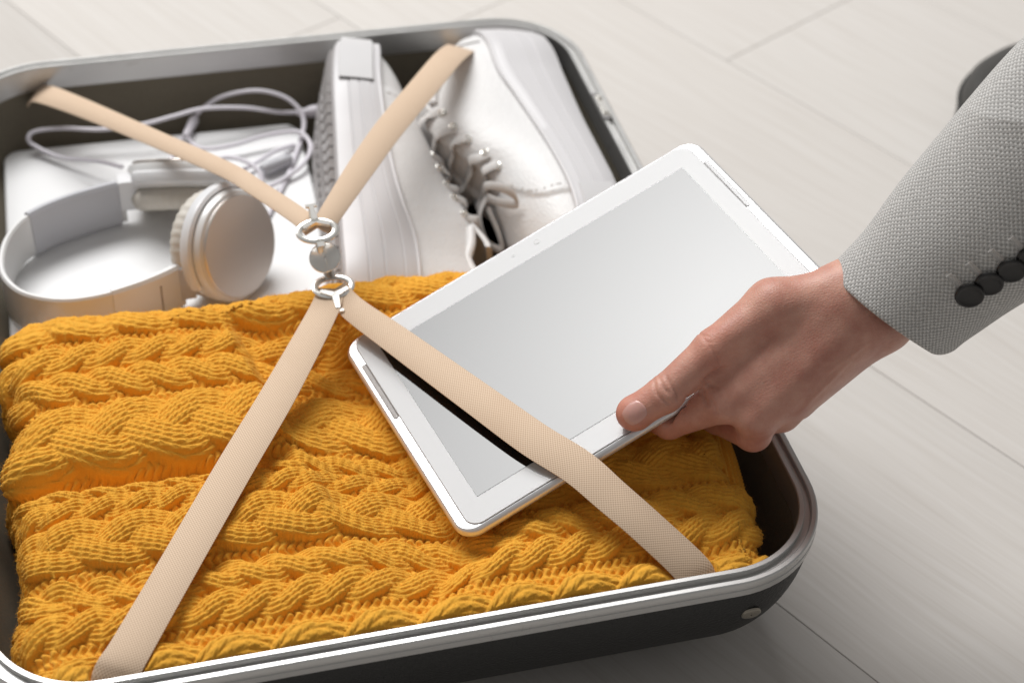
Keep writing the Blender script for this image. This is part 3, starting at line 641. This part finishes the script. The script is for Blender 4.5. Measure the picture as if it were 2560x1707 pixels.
v, f = join([cord(r) for r in runs]); cab = mesh_np('cable', v, f, M['cable'], hp)
def plug(p0, p1, r0, r1, name, mat='cable'):
    P = np.linspace(at_z(*p0), at_z(*p1), 9); r = np.array([r0 * .7, r0, r0, r0 * .95, (r0 + r1) / 2, r1, r1 * 1.08, r1, r1 * .7]); v, f = tube(P, r, 14)
    return sharp(mesh_np(name, v, f, M[mat], cab), 40)
plug((488, 295, b + .003), (464, 342, b + .003), 0.0038, 0.0030, 'connector_sleeve'); plug((800, 277, b + .008), (742, 283, b + .008), 0.0048, 0.0030, 'audio_plug')
plug((655, 424, b + .004), (728, 396, b + .004), 0.0052, 0.0046, 'inline_remote', 'hpgrey')

# ------------------------------------------------------------------ sneakers
def interp(x, pts):
    p = np.asarray(pts, float); xs, ys = p[:, 0], p[:, 1]
    d = np.gradient(ys, xs); k = np.clip(np.searchsorted(xs, x) - 1, 0, len(xs) - 2); h = xs[k + 1] - xs[k]; t = np.clip((x - xs[k]) / h, 0, 1)
    return (2 * t ** 3 - 3 * t ** 2 + 1) * ys[k] + (t ** 3 - 2 * t ** 2 + t) * h * d[k] + (-2 * t ** 3 + 3 * t ** 2) * ys[k + 1] + (t ** 3 - t ** 2) * h * d[k + 1]
def sneaker(Mx, label, side_h, TOP):
    root = tag(empty('sneaker', tuple(Mx.translation)), label, 'sneaker', 'pair of white leather sneakers')
    add = lambda name, v, f, m, uv=None, par=None, ang=32: sharp(mesh_np(name, v, f, M[m], par or root, uv=uv, M=Mx), ang)
    HWP = [(0, 0.0), (.004, .015), (.014, .0255), (.03, .0325), (.07, .0350), (.12, .0375), (.17, .0435), (.205, .0470), (.235, .0455), (.258, .0385), (.274, .0275), (.283, .0150), (.287, 0.0)]
    # outline by angle-like parameter, both sides
    tt = np.linspace(0, 1, 90); Xo = 0.287 * (0.5 - 0.5 * np.cos(tt * np.pi)); hw = np.maximum(interp(Xo, HWP), 0); hw[0] = hw[-1] = 0
    out = np.concatenate([np.stack([Xo, hw], -1), np.stack([Xo[-2:0:-1], -hw[-2:0:-1]], -1)])           # closed outline
    cen = np.array((0.145, 0.0)); T = np.roll(out, -1, 0) - np.roll(out, 1, 0); Nn = np.stack([-T[:, 1], T[:, 0]], -1); Nn /= np.linalg.norm(Nn, axis=1)[:, None] + 1e-9
    Nn *= np.sign((Nn * (out - cen)).sum(1))[:, None]
    spring = lambda x: 0.013 * np.clip((x - 0.19) / 0.097, 0, 1) ** 2 + 0.004 * np.clip((0.03 - x) / 0.03, 0, 1) ** 2
    top = lambda x: interp(x, side_h)
    zb_ = spring(out[:, 0]); zt_ = top(out[:, 0])
    lev = [(-0.005, 0.0), (-0.001, 0.02), (0.0, 0.07), (0.0010, 0.30), (0.0004, 0.31), (0.0004, 0.335), (0.0012, 0.345), (0.0014, 0.52), (0.0008, 0.53), (0.0008, 0.555), (0.0015, 0.565), (0.0012, 0.78), (0.0006, 0.79), (0.0006, 0.81), (0.0010, 0.82), (0.0004, 0.96), (-0.0008, 1.0), (-0.0050, 1.0)]
    rg = [np.concatenate([out + Nn * o, (zb_ + (zt_ - zb_) * t)[:, None]], 1) for o, t in lev]
    v, f = loft(rg, True, True, False); add('sole', v, f, 'rubber')
    # tread: outsole slab with lugs
    P = []
    for i in range(26):
        x = 0.012 + i * 0.0102; w = float(interp(np.array([x]), HWP)[0]) - 0.006
        for sgn in (-1, 0, 1):
            if w < 0.012 and sgn: continue
            P.append(box((x + (0.002 if sgn == 0 else 0), sgn * w * 0.64, float(spring(np.array([x]))[0]) - 0.0012), (0.0062, w * 0.52, 0.0044), np.array(Matrix.Rotation(0.5 * sgn, 3, 'Z'))))
    v, f = join(P); add('tread', v, f, 'tread')
    rg = [np.concatenate([out + Nn * o, (zb_ - 0.0010 + z)[:, None]], 1) for o, z in ((-0.0045, 0.003), (-0.0030, 0.0), (-0.008, 0.0))]
    v, f = loft(rg, True, False, True); add('outsole', v, f, 'tread')
    # toe bumper band, knurled
    idx = np.where(out[:, 0] > 0.205)[0]; idx = idx[np.argsort(np.arctan2(out[idx, 1], out[idx, 0] - 0.2))][::-1]
    Po, No = out[idx], Nn[idx]; s = np.concatenate([[0], np.cumsum(np.linalg.norm(np.diff(Po, axis=0), axis=1))]) * 1000
    lv = [(0.0012, 0.10), (0.0027, 0.13), (0.0029, 0.5), (0.0027, 0.84), (0.0010, 0.87)]
    zbi, zti = zb_[idx], zt_[idx]
    Vb = np.stack([np.concatenate([Po + No * o, (zbi + (zti - zbi) * t)[:, None]], 1) for o, t in lv], 0); uvb = np.stack([np.stack([s, t * (zti - zbi) * 1000], -1) for o, t in lv], 0)
    v = Vb.reshape(-1, 3); add('toe_bumper', v, grid_faces(5, len(idx)).tolist(), 'knurl', uv=uvb.reshape(-1, 2))
    # foxing bead between sole and upper
    v, f = tube(np.concatenate([np.concatenate([out + Nn * -0.0008, zt_[:, None]], 1), [[*(out[0] + Nn[0] * -0.0008), zt_[0]]]]), 0.0016, 8, cap=False); add('welt', v, f, 'rubber')
    # upper: lofted sections, with throat, cavity and the quarter panel standing proud of the vamp
    ns, na = 170, 73; Xs = np.linspace(0.0025, 0.2835, ns); th = np.linspace(0, np.pi, na)
    Xg, Th = np.meshgrid(Xs, th, indexing='ij')
    w = np.maximum(interp(Xs, HWP) - 0.0042, 0.0015)[:, None]; zb0 = (top(Xs) - 0.010)[:, None]; zt0 = interp(Xs, TOP)[:, None]
    pc = (0.45 + 0.45 * sstep(0.08, 0.22, Xs))[:, None]
    c = np.cos(Th); sn = np.sin(Th)
    yy = w * np.sign(c) * np.abs(c) ** pc * (1 - 0.22 * sn * sstep(0.23, 0.05, Xg)); zz = zb0 + (zt0 - zb0) * sn ** (0.8)
    g = smooth_noise(Xg * 1.0, yy + zz, 5, 6, (60, 160)); zz = zz + 0.0004 * g * sn; yy = yy * (1 + 0.006 * g)
    lat = np.abs(yy)
    edge = 0.176 + 0.034 * sstep(0.010, 0.040, lat)                                    # quarter panel edge
    prd = 0.0019 * sstep(0.0012, -0.0008, Xg - edge) * (lat > 0.0095)
    nrm = np.stack([c * 1.0, sn], -1); yy = yy + prd * nrm[..., 0]; zz = zz + prd * nrm[..., 1]
    topc = sstep(0.35, 0.8, sn)
    throat = sstep(0.0115, 0.0085, lat) * topc * sstep(0.096, 0.104, Xg) * sstep(0.180, 0.170, Xg); zz = zz - 0.0040 * throat
    cav = sstep(0.0190, 0.0150, lat) * topc * sstep(0.010, 0.017, Xg) * sstep(0.098, 0.090, Xg); zz = zz - 0.040 * cav
    v = np.stack([Xg, yy, zz], -1); V = v.reshape(-1, 3)
    up = add('upper', V, grid_faces(ns, na).tolist() + [list(range(na))], 'leather', ang=50)
    surf = lambda x, ang: v[int(np.argmin(np.abs(Xs - x))), int(np.argmin(np.abs(th - ang)))]
    # padded collar
    ring = [surf(x, math.pi / 2 - 0.52) + (0, 0.0, 0.001) for x in np.linspace(0.096, 0.016, 12)] + [surf(0.010, math.pi / 2)] + [surf(x, math.pi / 2 + 0.52) + (0, 0, 0.001) for x in np.linspace(0.016, 0.096, 12)]
    vv, ff = tube(catmull(ring, 4), 0.0036, 10); add('collar', vv, ff, 'leather')
    # tongue
    tx_ = np.linspace(0.080, 0.172, 20); tz_ = interp(tx_, TOP) - 0.002 + 0.016 * sstep(0.115, 0.080, tx_)
    tg = np.array([(x, y, z) for x, z in zip(tx_, tz_) for y in np.linspace(-0.020, 0.020, 9)])
    tg[:, 2] -= 12 * tg[:, 1] ** 2; n_ = len(tg); tg2 = tg - (0, 0, 0.004)
    F = grid_faces(20, 9).tolist(); F2 = [[i + n_ for i in q][::-1] for q in F]; bd = [i for i in range(9)] + [9 * k + 8 for k in range(1, 20)] + [19 * 9 + i for i in range(7, -1, -1)] + [9 * k for k in range(18, 0, -1)]
    Fs = [[bd[i], bd[(i + 1) % len(bd)], bd[(i + 1) % len(bd)] + n_, bd[i] + n_][::-1] for i in range(len(bd))]
    add('tongue', np.concatenate([tg, tg2]), F + F2 + Fs, 'leather')
    # heel tab seam + eyelets + laces
    for sg in (1, -1):
        for k, x in enumerate((0.108, 0.122, 0.136, 0.150, 0.164)):
            ang = math.pi / 2 - sg * (0.62 - 0.02 * k); p = surf(x, ang); q = surf(x, ang - 0.05 * sg) - surf(x, ang + 0.05 * sg); nn = np.cross(q * sg, (1, 0, 0)); nn /= np.linalg.norm(nn)
            if nn[2] < 0: nn = -nn
            e, ef = lathe([(0.0013, 0.0002), (0.0016, 0.0012), (0.0026, 0.0015), (0.0034, 0.0009), (0.0036, -0.0005), (0.0013, -0.0006)], 18)
            E = frame_n(nn, p + nn * 0.0003, (0, 1, 0.3)); add('eyelet', e @ np.asarray(E.to_3x3()).T + np.asarray(E.translation), ef, 'steel')
    for k, x in enumerate((0.108, 0.122, 0.136, 0.150, 0.164)):
        pts = []
        for ang in np.linspace(-0.60, 0.60, 9):
            p = surf(x + 0.004 * ang * (1 if k % 2 else -1), math.pi / 2 - ang); lift = 0.0014 + 0.0044 * math.cos(ang / 0.60 * math.pi / 2); pts.append(p + np.array((0, 0.0, 1)) * lift)
        pts[0] = pts[0] - (0, 0, 0.002); pts[-1] = pts[-1] - (0, 0, 0.002)
        vv, ff = tube(catmull(pts, 4), 0.0040, 8, 0.26, up=(0.0, 0, 1)); add('lace', vv, ff, 'lace')
    # loose bow loops
    base = np.array((0.170, 0, float(interp(np.array([0.170]), TOP)[0]) + 0.003))
    for sg, P3 in ((1, [(0, 0, 0), (.006, .014, .006), (.018, .026, .004), (.030, .030, -.004), (.034, .024, -.008), (.022, .014, -.002), (.006, .004, .002)]), (-1, [(0, 0, 0), (.010, -.010, .006), (.026, -.020, .002), (.036, -.018, -.006), (.028, -.010, -.004), (.010, -.003, .001)])):
        vv, ff = tube(catmull(base + np.array(P3), 6), 0.0030, 8, 0.26, up=(0.2, 0.1, 1)); add('lace', vv, ff, 'lace')
    hs = [surf(x, a) + (-0.0004, 0, 0) for x, a in zip(np.full(8, 0.030), np.linspace(0.25, 1.15, 8))]
    vv, ff = tube(np.array(hs), 0.0008, 6); add('seam', vv, ff, 'seam')
    # stitch rows along the quarter panel edge
    st = []
    for sg in (1, -1):
        for a in np.linspace(0.25, 1.05, 26):
            aa = a if sg > 0 else math.pi - a; yv = abs(surf(0.20, aa)[1]); xe = 0.176 + 0.034 * float(sstep(0.010, 0.040, np.array([yv]))[0])
            p = surf(xe - 0.006, aa); p2 = surf(xe - 0.006, aa + 0.014); st.append(tube(np.array([p, p2]) + (0, 0, 0.0001), 0.0005, 5))
    v_, f_ = join(st); add('stitching', v_, f_, 'lace')['kind'] = 'stuff'
    return root
TOP_L = [(.002, .066), (.006, .086), (.014, .100), (.03, .1030), (.06, .0985), (.085, .0975), (.107, .0975), (.131, .0880), (.160, .0790), (.187, .0715), (.215, .0645), (.237, .0590), (.258, .0510), (.272, .0440), (.283, .0380)]
TOP_R = [(.002, .052), (.010, .064), (.035, .084), (.07, .101), (.09, .107), (.105, .109), (.12, .105), (.14, .091), (.165, .0745), (.19, .0685), (.22, .0650), (.25, .0590), (.27, .0505), (.283, .0400)]
SH_L = [(0, .050), (.03, .050), (.075, .049), (.10, .044), (.14, .038), (.18, .035), (.22, .0345), (.255, .038), (.287, .042)]
def shoe_frame(X, Zd, t):
    X = Vector(X).normalized(); Z = Vector(Zd); Z = (Z - X * Z.dot(X)).normalized(); return frame(X, Z.cross(X), Z, t)
sneaker(shoe_frame((0.118, 0.980, 0.148), (0.975, -0.115, -0.17), (0.0000, -0.010, 0.0560)), 'white leather sneaker lying on its side beside the laptop, tread facing the headphones', SH_L, TOP_L)
sneaker(shoe_frame((-0.010, -0.985, -0.12), (-0.985, 0.0, 0.15), (0.2030, 0.2740, 0.0850)), 'white laced leather sneaker on its side against the suitcase wall, toe under the tablet', SH_L, TOP_R)

# ------------------------------------------------------------------ hand (person)
HO = Vector((0.1788889, -0.204168, 0.1683236))
HB = Matrix(((0.967028, 0.135285, -0.215763), (-0.25094, 0.650622, -0.716743), (0.043415, 0.747255, 0.663118)))
HM = Matrix.Translation(HO) @ HB.to_4x4() @ Matrix.Scale(0.001, 4)        # hand space in millimetres
def hand():
    root = tag(empty('person', tuple(HM @ Vector((91, 37, 5)))), 'hand and grey jacket sleeve reaching in and gripping the tablet edge', 'person')
    lo = np.array((-72, -48, -88.0)); hi = np.array((128, 92, 34.0)); h = 0.95
    n = np.ceil((hi - lo) / h).astype(int) + 1
    gx = (lo[0] + h * np.arange(n[0])).astype(np.float32)[:, None, None]; gy = (lo[1] + h * np.arange(n[1])).astype(np.float32)[None, :, None]; gz = (lo[2] + h * np.arange(n[2])).astype(np.float32)[None, None, :]
    def cone(a, b, r0, r1):
        a = np.array(a, float); b = np.array(b, float); d = b - a; L2 = float(d @ d)
        t = np.clip(((gx - a[0]) * d[0] + (gy - a[1]) * d[1] + (gz - a[2]) * d[2]) / L2, 0, 1)
        return np.sqrt((gx - a[0] - t * d[0]) ** 2 + (gy - a[1] - t * d[1]) ** 2 + (gz - a[2] - t * d[2]) ** 2) - (r0 + t * (r1 - r0))
    def ell(c, r): return (np.sqrt(((gx - c[0]) / r[0]) ** 2 + ((gy - c[1]) / r[1]) ** 2 + ((gz - c[2]) / r[2]) ** 2) - 1) * min(r)
    def smin(a, b, k):
        q = np.clip(0.5 + 0.5 * (b - a) / k, 0, 1); return b + (a - b) * q - k * q * (1 - q)
    J = dict(Wr=(71.1, 48.5, 3), Wu=(90.4, 33.9, -5), Fr=(116.1, 90.6, 20), Fu=(135.2, 76.6, 13), M2=(2.0, -11.5, -1), M3=(19.1, -19.0, 3), M4=(34.7, -17.1, -11), M5=(46, -11.9, -25),
             t0=(59.9, 44.3, 3), t1=(28.4, 40.0, 6), tM=(-4.5, 17.0, 7), tI=(-30.7, -7.6, 4), tT=(-46.0, -17.2, 2))
    back = cone(J['Wr'], J['Fr'], 16, 19)
    for a, b, r0, r1 in ((J['Wu'], J['Fu'], 16, 19), (J['Wr'], J['Wu'], 15.5, 15.5), ((67, 45, 5), J['M2'], 14.5, 11.5), ((75.5, 38.4, 6), J['M3'], 15, 12), ((84.7, 33, 0), J['M4'], 14.5, 12.2), ((91, 30.4, -10), J['M5'], 13, 11), ((40, 10, -8), (30, 2, -10), 21, 17)):
        back = smin(back, cone(a, b, r0, r1), 9.0)
    back = smin(back, ell((28, 2, 1), (24, 19, 14)), 9)
    thumb = smin(cone(J['t0'], J['t1'], 16, 15.2), cone(J['t1'], J['tM'], 15.2, 10.6), 5)
    thumb = smin(thumb, cone(J['tM'], J['tI'], 10.7, 10.0), 4.0)
    thumb = smin(thumb, cone(J['tI'], J['tT'], 10.2, 9.3), 3.0)
    thumb = smin(thumb, ell((-47.5, -18.5, 1.0), (9.8, 9.4, 8.2)), 3.0)
    d = smin(back, thumb, 9.0)
    d = smin(d, cone((26, 14, -2), (6, 2.5, -3), 13, 7.5), 7)                       # web
    idx = smin(cone(J['M2'], (-26, -24.0, -20), 11.6, 9.3), cone((-26, -24.0, -20), (-47, -17, -42), 9.2, 8), 3)
    idx = smin(idx, cone((-47, -17, -42), (-60, -7.5, -56), 8, 7), 2.5)
    d = smin(d, idx, 4.0)
    mid = smin(cone((20, -22, -3), (20, -29.5, -13), 11.5, 10.2), cone((20, -29.5, -13), (4, -23, -45), 10.3, 9), 3); mid = smin(mid, cone((4, -23, -45), (-17, -14, -66), 8.8, 7.5), 3)
    d = smin(d, mid, 3.5)
    d = smin(d, smin(cone(J['M4'], (22, -20, -58), 11, 9), cone((22, -20, -58), (2, -10, -76), 8.6, 7.5), 3), 3.5)
    d = smin(d, smin(cone(J['M5'], (36, -8, -68), 10, 8), cone((36, -8, -68), (20, 0, -80), 7.6, 6.8), 3), 3.5)
    # tendons and knuckle relief on the back of the hand
    for a, b, r0, r1 in (((66, 42, 13), (10, -6, 7.5), 5, 4), ((74, 36, 14), (24, -12, 9.5), 5, 4.2), ((82, 30, 11), (40, -10, -1), 5, 4)): d = smin(d, cone(a, b, r0, r1), 10)
    d = smin(d, cone((58, 52, 8), (2, 24, 13), 5, 3), 8)
    # the tablet is cut out so skin rests on it
    Rt = np.array(((0.85189, -0.44483, -0.27642), (0.51284, 0.60151, 0.61252), (-0.10620, -0.66356, 0.74054))); ct = np.array((-71.377, 32.077, -60.065))
    q = [(gx - ct[0]) * Rt[0, i] + (gy - ct[1]) * Rt[1, i] + (gz - ct[2]) * Rt[2, i] for i in range(3)]
    sl = np.maximum(np.maximum(np.abs(q[0]) - 128.6, np.abs(q[1]) - 87.9), np.abs(q[2] + 4.85) - 5.05)
    d = -smin(-d, sl, 0.8)
    P, F = surface_nets(d, lo, h)
    # keep the one connected body
    lab = np.arange(len(P))
    while True:
        m = lab[F].min(1); new = lab.copy(); [np.minimum.at(new, F[:, k], m) for k in range(4)]; new = new[new]
        if (new == lab).all(): break
        lab = new
    big = np.bincount(lab).argmax(); keep = lab == big; ren = np.cumsum(keep) - 1; F = ren[F[keep[F].all(1)]]; P = P[keep]
    # smooth once, then fine creases along the normals
    me = bpy.data.meshes.new('tmp'); me.from_pydata(P.tolist(), [], F.tolist()); me.update()
    E = np.empty(len(me.edges) * 2, np.int32); me.edges.foreach_get('vertices', E); E = E.reshape(-1, 2)
    for lam in (0.6, -0.62, 0.6, -0.62, 0.6, -0.62):
        A = np.zeros_like(P); C = np.zeros(len(P)); np.add.at(A, E[:, 0], P[E[:, 1]]); np.add.at(A, E[:, 1], P[E[:, 0]]); np.add.at(C, E[:, 0], 1); np.add.at(C, E[:, 1], 1); P = P + lam * (A / C[:, None] - P)
    me.vertices.foreach_set('co', P.astype(np.float32).ravel()); me.update()
    Nn = np.empty(len(P) * 3, np.float32); me.vertices.foreach_get('normal', Nn); Nn = Nn.reshape(-1, 3)
    def crease(pts, width, depth, zmin=-12):
        nonlocal P
        A = catmull(np.array(pts, float), 8); dd = np.full(len(P), 1e9); tt = np.zeros(len(P))
        for i, (a, b) in enumerate(zip(A[:-1], A[1:])):
            e = b - a; t = np.clip(((P[:, :2] - a) @ e) / (e @ e), 0, 1); q = a + t[:, None] * e; di = np.linalg.norm(P[:, :2] - q, axis=1)
            m = di < dd; dd[m] = di[m]; tt[m] = (i + t[m]) / (len(A) - 1)
        fade = np.sin(np.pi * np.clip(tt, 0.03, 0.97)) ** 0.5
        P = P - Nn * (1.5 * depth * np.exp(-(dd / width) ** 2) * fade * (P[:, 2] > zmin))[:, None]
    cr = lambda L, w, dp: crease([((x - 1800) * 0.2199, -(y - 950) * 0.2199) for x, y in L], w, dp)
    # thumb joint wrinkles, web folds (traced as lines on the skin)
    cr([(1632, 948), (1634, 975), (1648, 995), (1672, 1010)], 0.75, 0.75); cr([(1642, 938), (1652, 962), (1668, 985)], 0.7, 0.5); cr([(1660, 940), (1672, 962), (1686, 985), (1690, 1002)], 0.8, 0.75)
    cr([(1650, 962), (1660, 975), (1670, 980)], 0.6, 0.4); cr([(1808, 920), (1780, 935), (1757, 950)], 1.3, 1.6); cr([(1757, 955), (1772, 962), (1790, 968)], 0.9, 0.7)
    cr([(1753, 970), (1756, 990), (1766, 1012)], 1.2, 1.0); cr([(1712, 1025), (1715, 1000), (1722, 985)], 1.0, 0.6); cr([(1765, 985), (1778, 1005), (1786, 1030)], 0.9, 0.4)
    for k in range(6): cr([(1736 + 9 * k, 826 + 13 * k), (1750 + 8 * k, 838 + 14 * k), (1768 + 6 * k, 842 + 15 * k)], 0.7, 0.28)
    cr([(2120, 890), (2080, 935), (2030, 985), (1995, 1030)], 1.6, -0.55); cr([(2150, 860), (2090, 905), (2055, 930)], 1.3, -0.40); cr([(1990, 790), (1930, 850), (1880, 915)], 2.2, -0.30)
    # vein along the outer edge
    me.vertices.foreach_set('co', P.astype(np.float32).ravel()); me.update()
    Mh = HM; Vw = P @ (np.asarray(HB) * 0.001).T + np.asarray(HO)
    o = mesh_np('hand', Vw, F, M['skin'], root)
    red = np.exp(-(np.linalg.norm(P - (-50, -20, 2), axis=1) / 15) ** 2) * 0.65 + 0.35 * np.exp(-(np.linalg.norm(P - (-26, -22, -16), axis=1) / 20) ** 2) + 0.30 * np.exp(-(np.linalg.norm(P - (-5, 20, 16), axis=1) / 12) ** 2) + 0.3 * np.exp(-(np.linalg.norm(P - (20, -34, -6), axis=1) / 14) ** 2)
    at = o.data.attributes.new('redness', 'FLOAT', 'POINT'); at.data.foreach_set('value', np.clip(red, 0, 1).astype(np.float32))
    # thumbnail: plate lying in the skin of the thumb tip, with a pale free edge
    ax = np.array((-0.76, -0.64)); sd = np.array((0.64, -0.76)); cN = np.array((-48.4, -17.9)); sel = P[(P[:, 2] > 0) & (np.linalg.norm(P[:, :2] - cN, axis=1) < 14)]
    nu, nv = 25, 21; Vn = []; Lv = []
    for i in range(nu):
        for j in range(nv):
            a = -1 + 2 * i / (nu - 1); b_ = -1 + 2 * j / (nv - 1)
            l = a * 8.0 * math.sqrt(1 - 0.46 * b_ * b_); w_ = b_ * 6.9 * math.sqrt(1 - 0.44 * a * a); q = cN + ax * l + sd * w_
            d2 = ((sel[:, :2] - q) ** 2).sum(1); wt = np.exp(-d2 / 3.0); zs = (sel[:, 2] * wt).sum() / wt.sum(); e = max(abs(a), abs(b_))
            Vn.append((*q, zs + 0.55 - 0.75 * sstep(0.80, 1.0, e) * (0.55 if a > 0.9 else 1))); Lv.append(l)
    Vn = np.array(Vn); Fq = grid_faces(nu, nv).tolist()
    nail = mesh_np('thumbnail', Vn @ (np.asarray(HB) * 0.001).T + np.asarray(HO), Fq, M['nail'], o)
    nail.data.materials.append(M['nailtip'])
    for pg in nail.data.polygons:
        if min(Lv[k] for k in pg.vertices) > 6.2: pg.material_index = 1
    sol = nail.modifiers.new('thickness', 'SOLIDIFY'); sol.thickness = 0.0005; sol.offset = -1
    # ---------------- jacket sleeve
    axis = np.array((0.672, 0.685, 0.28)); axis /= np.linalg.norm(axis)
    e1 = np.array((0.71, -0.70, 0.0)); e1 -= axis * (e1 @ axis); e1 /= np.linalg.norm(e1); e2 = np.cross(e1, axis); e2 *= np.sign(e2[2])
    c0 = np.array((90.5, 36.5, 4.0)); ns_, na_ = 260, 240
    S = np.concatenate([np.linspace(34, 2.0, 10), [0.6, 0.0, 0.0, 0.6], np.linspace(1.8, 330, ns_)]); ins = np.array([3.2] * 10 + [2.8, 1.6, 1.0, 0.2] + [0.0] * ns_)
    th = np.linspace(0, 2 * np.pi, na_, endpoint=False)
    Sg, Tg = np.meshgrid(S, th, indexing='ij'); I = np.broadcast_to(ins[:, None], Sg.shape)
    r1 = 38.0 + 11.0 * sstep(0, 110, Sg) + 6 * sstep(110, 260, Sg); r2 = 31.0 + 9.0 * sstep(0, 140, Sg) + 6 * sstep(140, 280, Sg)
    nz_ = smooth_noise(Sg * 0.02, np.cos(Tg), 41, 6, (0.8, 2.6))
    fold = 2.4 * np.sin(Sg / 19.0 + 2.2 * np.sin(Tg + 0.6) + 1.3 + 1.2 * nz_) * sstep(25, 70, Sg) * (0.15 + 0.85 * sstep(-0.1, 0.8, np.sin(Tg))) + (1.6 + 1.2 * np.clip(nz_, -1, 1)) * (1 - np.abs(np.sin(Sg / 27.0 - 1.6 * np.sin(Tg + 2.0) + 0.4 + 0.8 * nz_))) ** 2.5 * sstep(40, 80, Sg) * sstep(0.1, 0.9, np.sin(Tg)) + 1.1 * smooth_noise(Sg * 0.03, Tg * 1.0, 33, 6, (1, 3)) * sstep(8, 40, Sg)
    flat = 1.0 + 0.05 * np.cos(2 * Tg)
    cut = 5.0 * np.cos(Tg) * np.exp(-Sg / 30.0) + 7.0 * (np.clip(np.cos(Tg) - 0.78, 0, 1) / 0.22) ** 2 + 3.0 * (np.clip(-np.cos(Tg) - 0.85, 0, 1) / 0.15) ** 2
    cx = c0 + axis * 0
    # slight bend towards the elbow
    bend = 1.0 * (np.maximum(Sg - 60, 0) / 60.0) ** 2
    Cc = c0 + Sg[..., None] * axis + (cut[..., None]) * axis * (Sg < 40)[..., None] * sstep(40, 0, Sg)[..., None] + bend[..., None] * (-e1) * 0.6
    Pt = Cc + ((r1 - I + fold) * np.cos(Tg) * flat)[..., None] * e1 + ((r2 - I + fold) * np.sin(Tg))[..., None] * e2
    uv = np.stack([Tg * 40.0, Sg + I * 0], -1)
    # duplicate seam column so the weave does not stretch across it
    Pt = np.concatenate([Pt, Pt[:, :1]], 1); uv = np.concatenate([uv, np.stack([np.full((len(S), 1), 2 * np.pi * 40.0)[..., 0], uv[:, 0, 1]], -1)[:, None]], 1)
    tw = lambda A: np.asarray(A) @ (np.asarray(HB) * 0.001).T + np.asarray(HO)
    sl_o = mesh_np('jacket_sleeve', tw(Pt.reshape(-1, 3)), grid_faces(len(S), na_ + 1), M['tweed'], root, uv=uv.reshape(-1, 2)); sl_o['label'] = 'grey woven jacket sleeve with black cuff buttons'
    # cuff buttons, overlapping like scales
    for k in range(4):
        s = 41 + 12.0 * k; t = math.radians(63 - 1.5 * k); i = int(np.argmin(np.abs(S[14:] - s))) + 14; j = int(round(t / (2 * np.pi) * na_)) % na_
        p = Pt[i, j]; du = Pt[i, (j + 2) % na_] - Pt[i, j - 2]; dv = Pt[i + 2, j] - Pt[i - 2, j]; nn = np.cross(du, dv); nn /= np.linalg.norm(nn); nn *= np.sign(nn @ (Pt[i, j] - Cc[i, j]))
        nn = nn - 0.20 * axis; nn /= np.linalg.norm(nn)
        R = 7.6; v, f = lathe([(R - 1, -0.9), (R, -0.3), (R, 0.6), (R - 0.5, 1.1), (R - 1.4, 1.15), (R - 2.1, 0.75), (2.0, 0.6), (0.3, 0.6)], 40)
        Mx = frame_n(nn, p + nn * 1.5, tuple(axis)); vw = v @ np.asarray(Mx.to_3x3()).T + np.asarray(Mx.translation)
        bt = sharp(mesh_np('button', tw(vw), f, M['button'], sl_o), 30)
        # pale buttonhole stitching beside each button
        st = []
        q0 = p + (du / np.linalg.norm(du)) * 8.0
        for m in range(13):
            a = q0 + du / np.linalg.norm(du) * (m * 0.75) - dv / np.linalg.norm(dv) * (0.0) ; w_ = dv / np.linalg.norm(dv) * 1.7
            st.append(tube(np.array([a - w_, a + w_]) + nn * 0.35, 0.28, 5))
        v, f = join(st); bh = mesh_np('buttonhole', tw(v), f, M['thread'], sl_o)
hand()

# ------------------------------------------------------------------ dark bag on the floor behind the sleeve
bag = tag(empty('dark_bag', (0.681, 0.119, 0)), 'dark grey rounded bag on the floor, mostly hidden behind the grey sleeve', 'bag')
BM = Matrix.Translation((0.681, 0.119, 0)) @ Matrix.Rotation(math.radians(4), 4, 'Z')
rg = [rring(0.26, 0.30, 0.100, o, 18, z) for o, z in ((-0.012, 0.0008), (-0.004, 0.004), (0.0, 0.010), (0.001, 0.030), (-0.002, 0.044), (-0.010, 0.054), (-0.024, 0.060))]
v, f = loft(rg, True, True, True); mesh_np('body', v, f, M['dark'], bag, M=BM)
v, f = tube(np.concatenate([rring(0.26, 0.30, 0.100, 0.0008, 18, 0.034), rring(0.26, 0.30, 0.100, 0.0008, 18, 0.034)[:1]]), 0.0016, 8); mesh_np('piping', v, f, M['shell'], bag, M=BM)
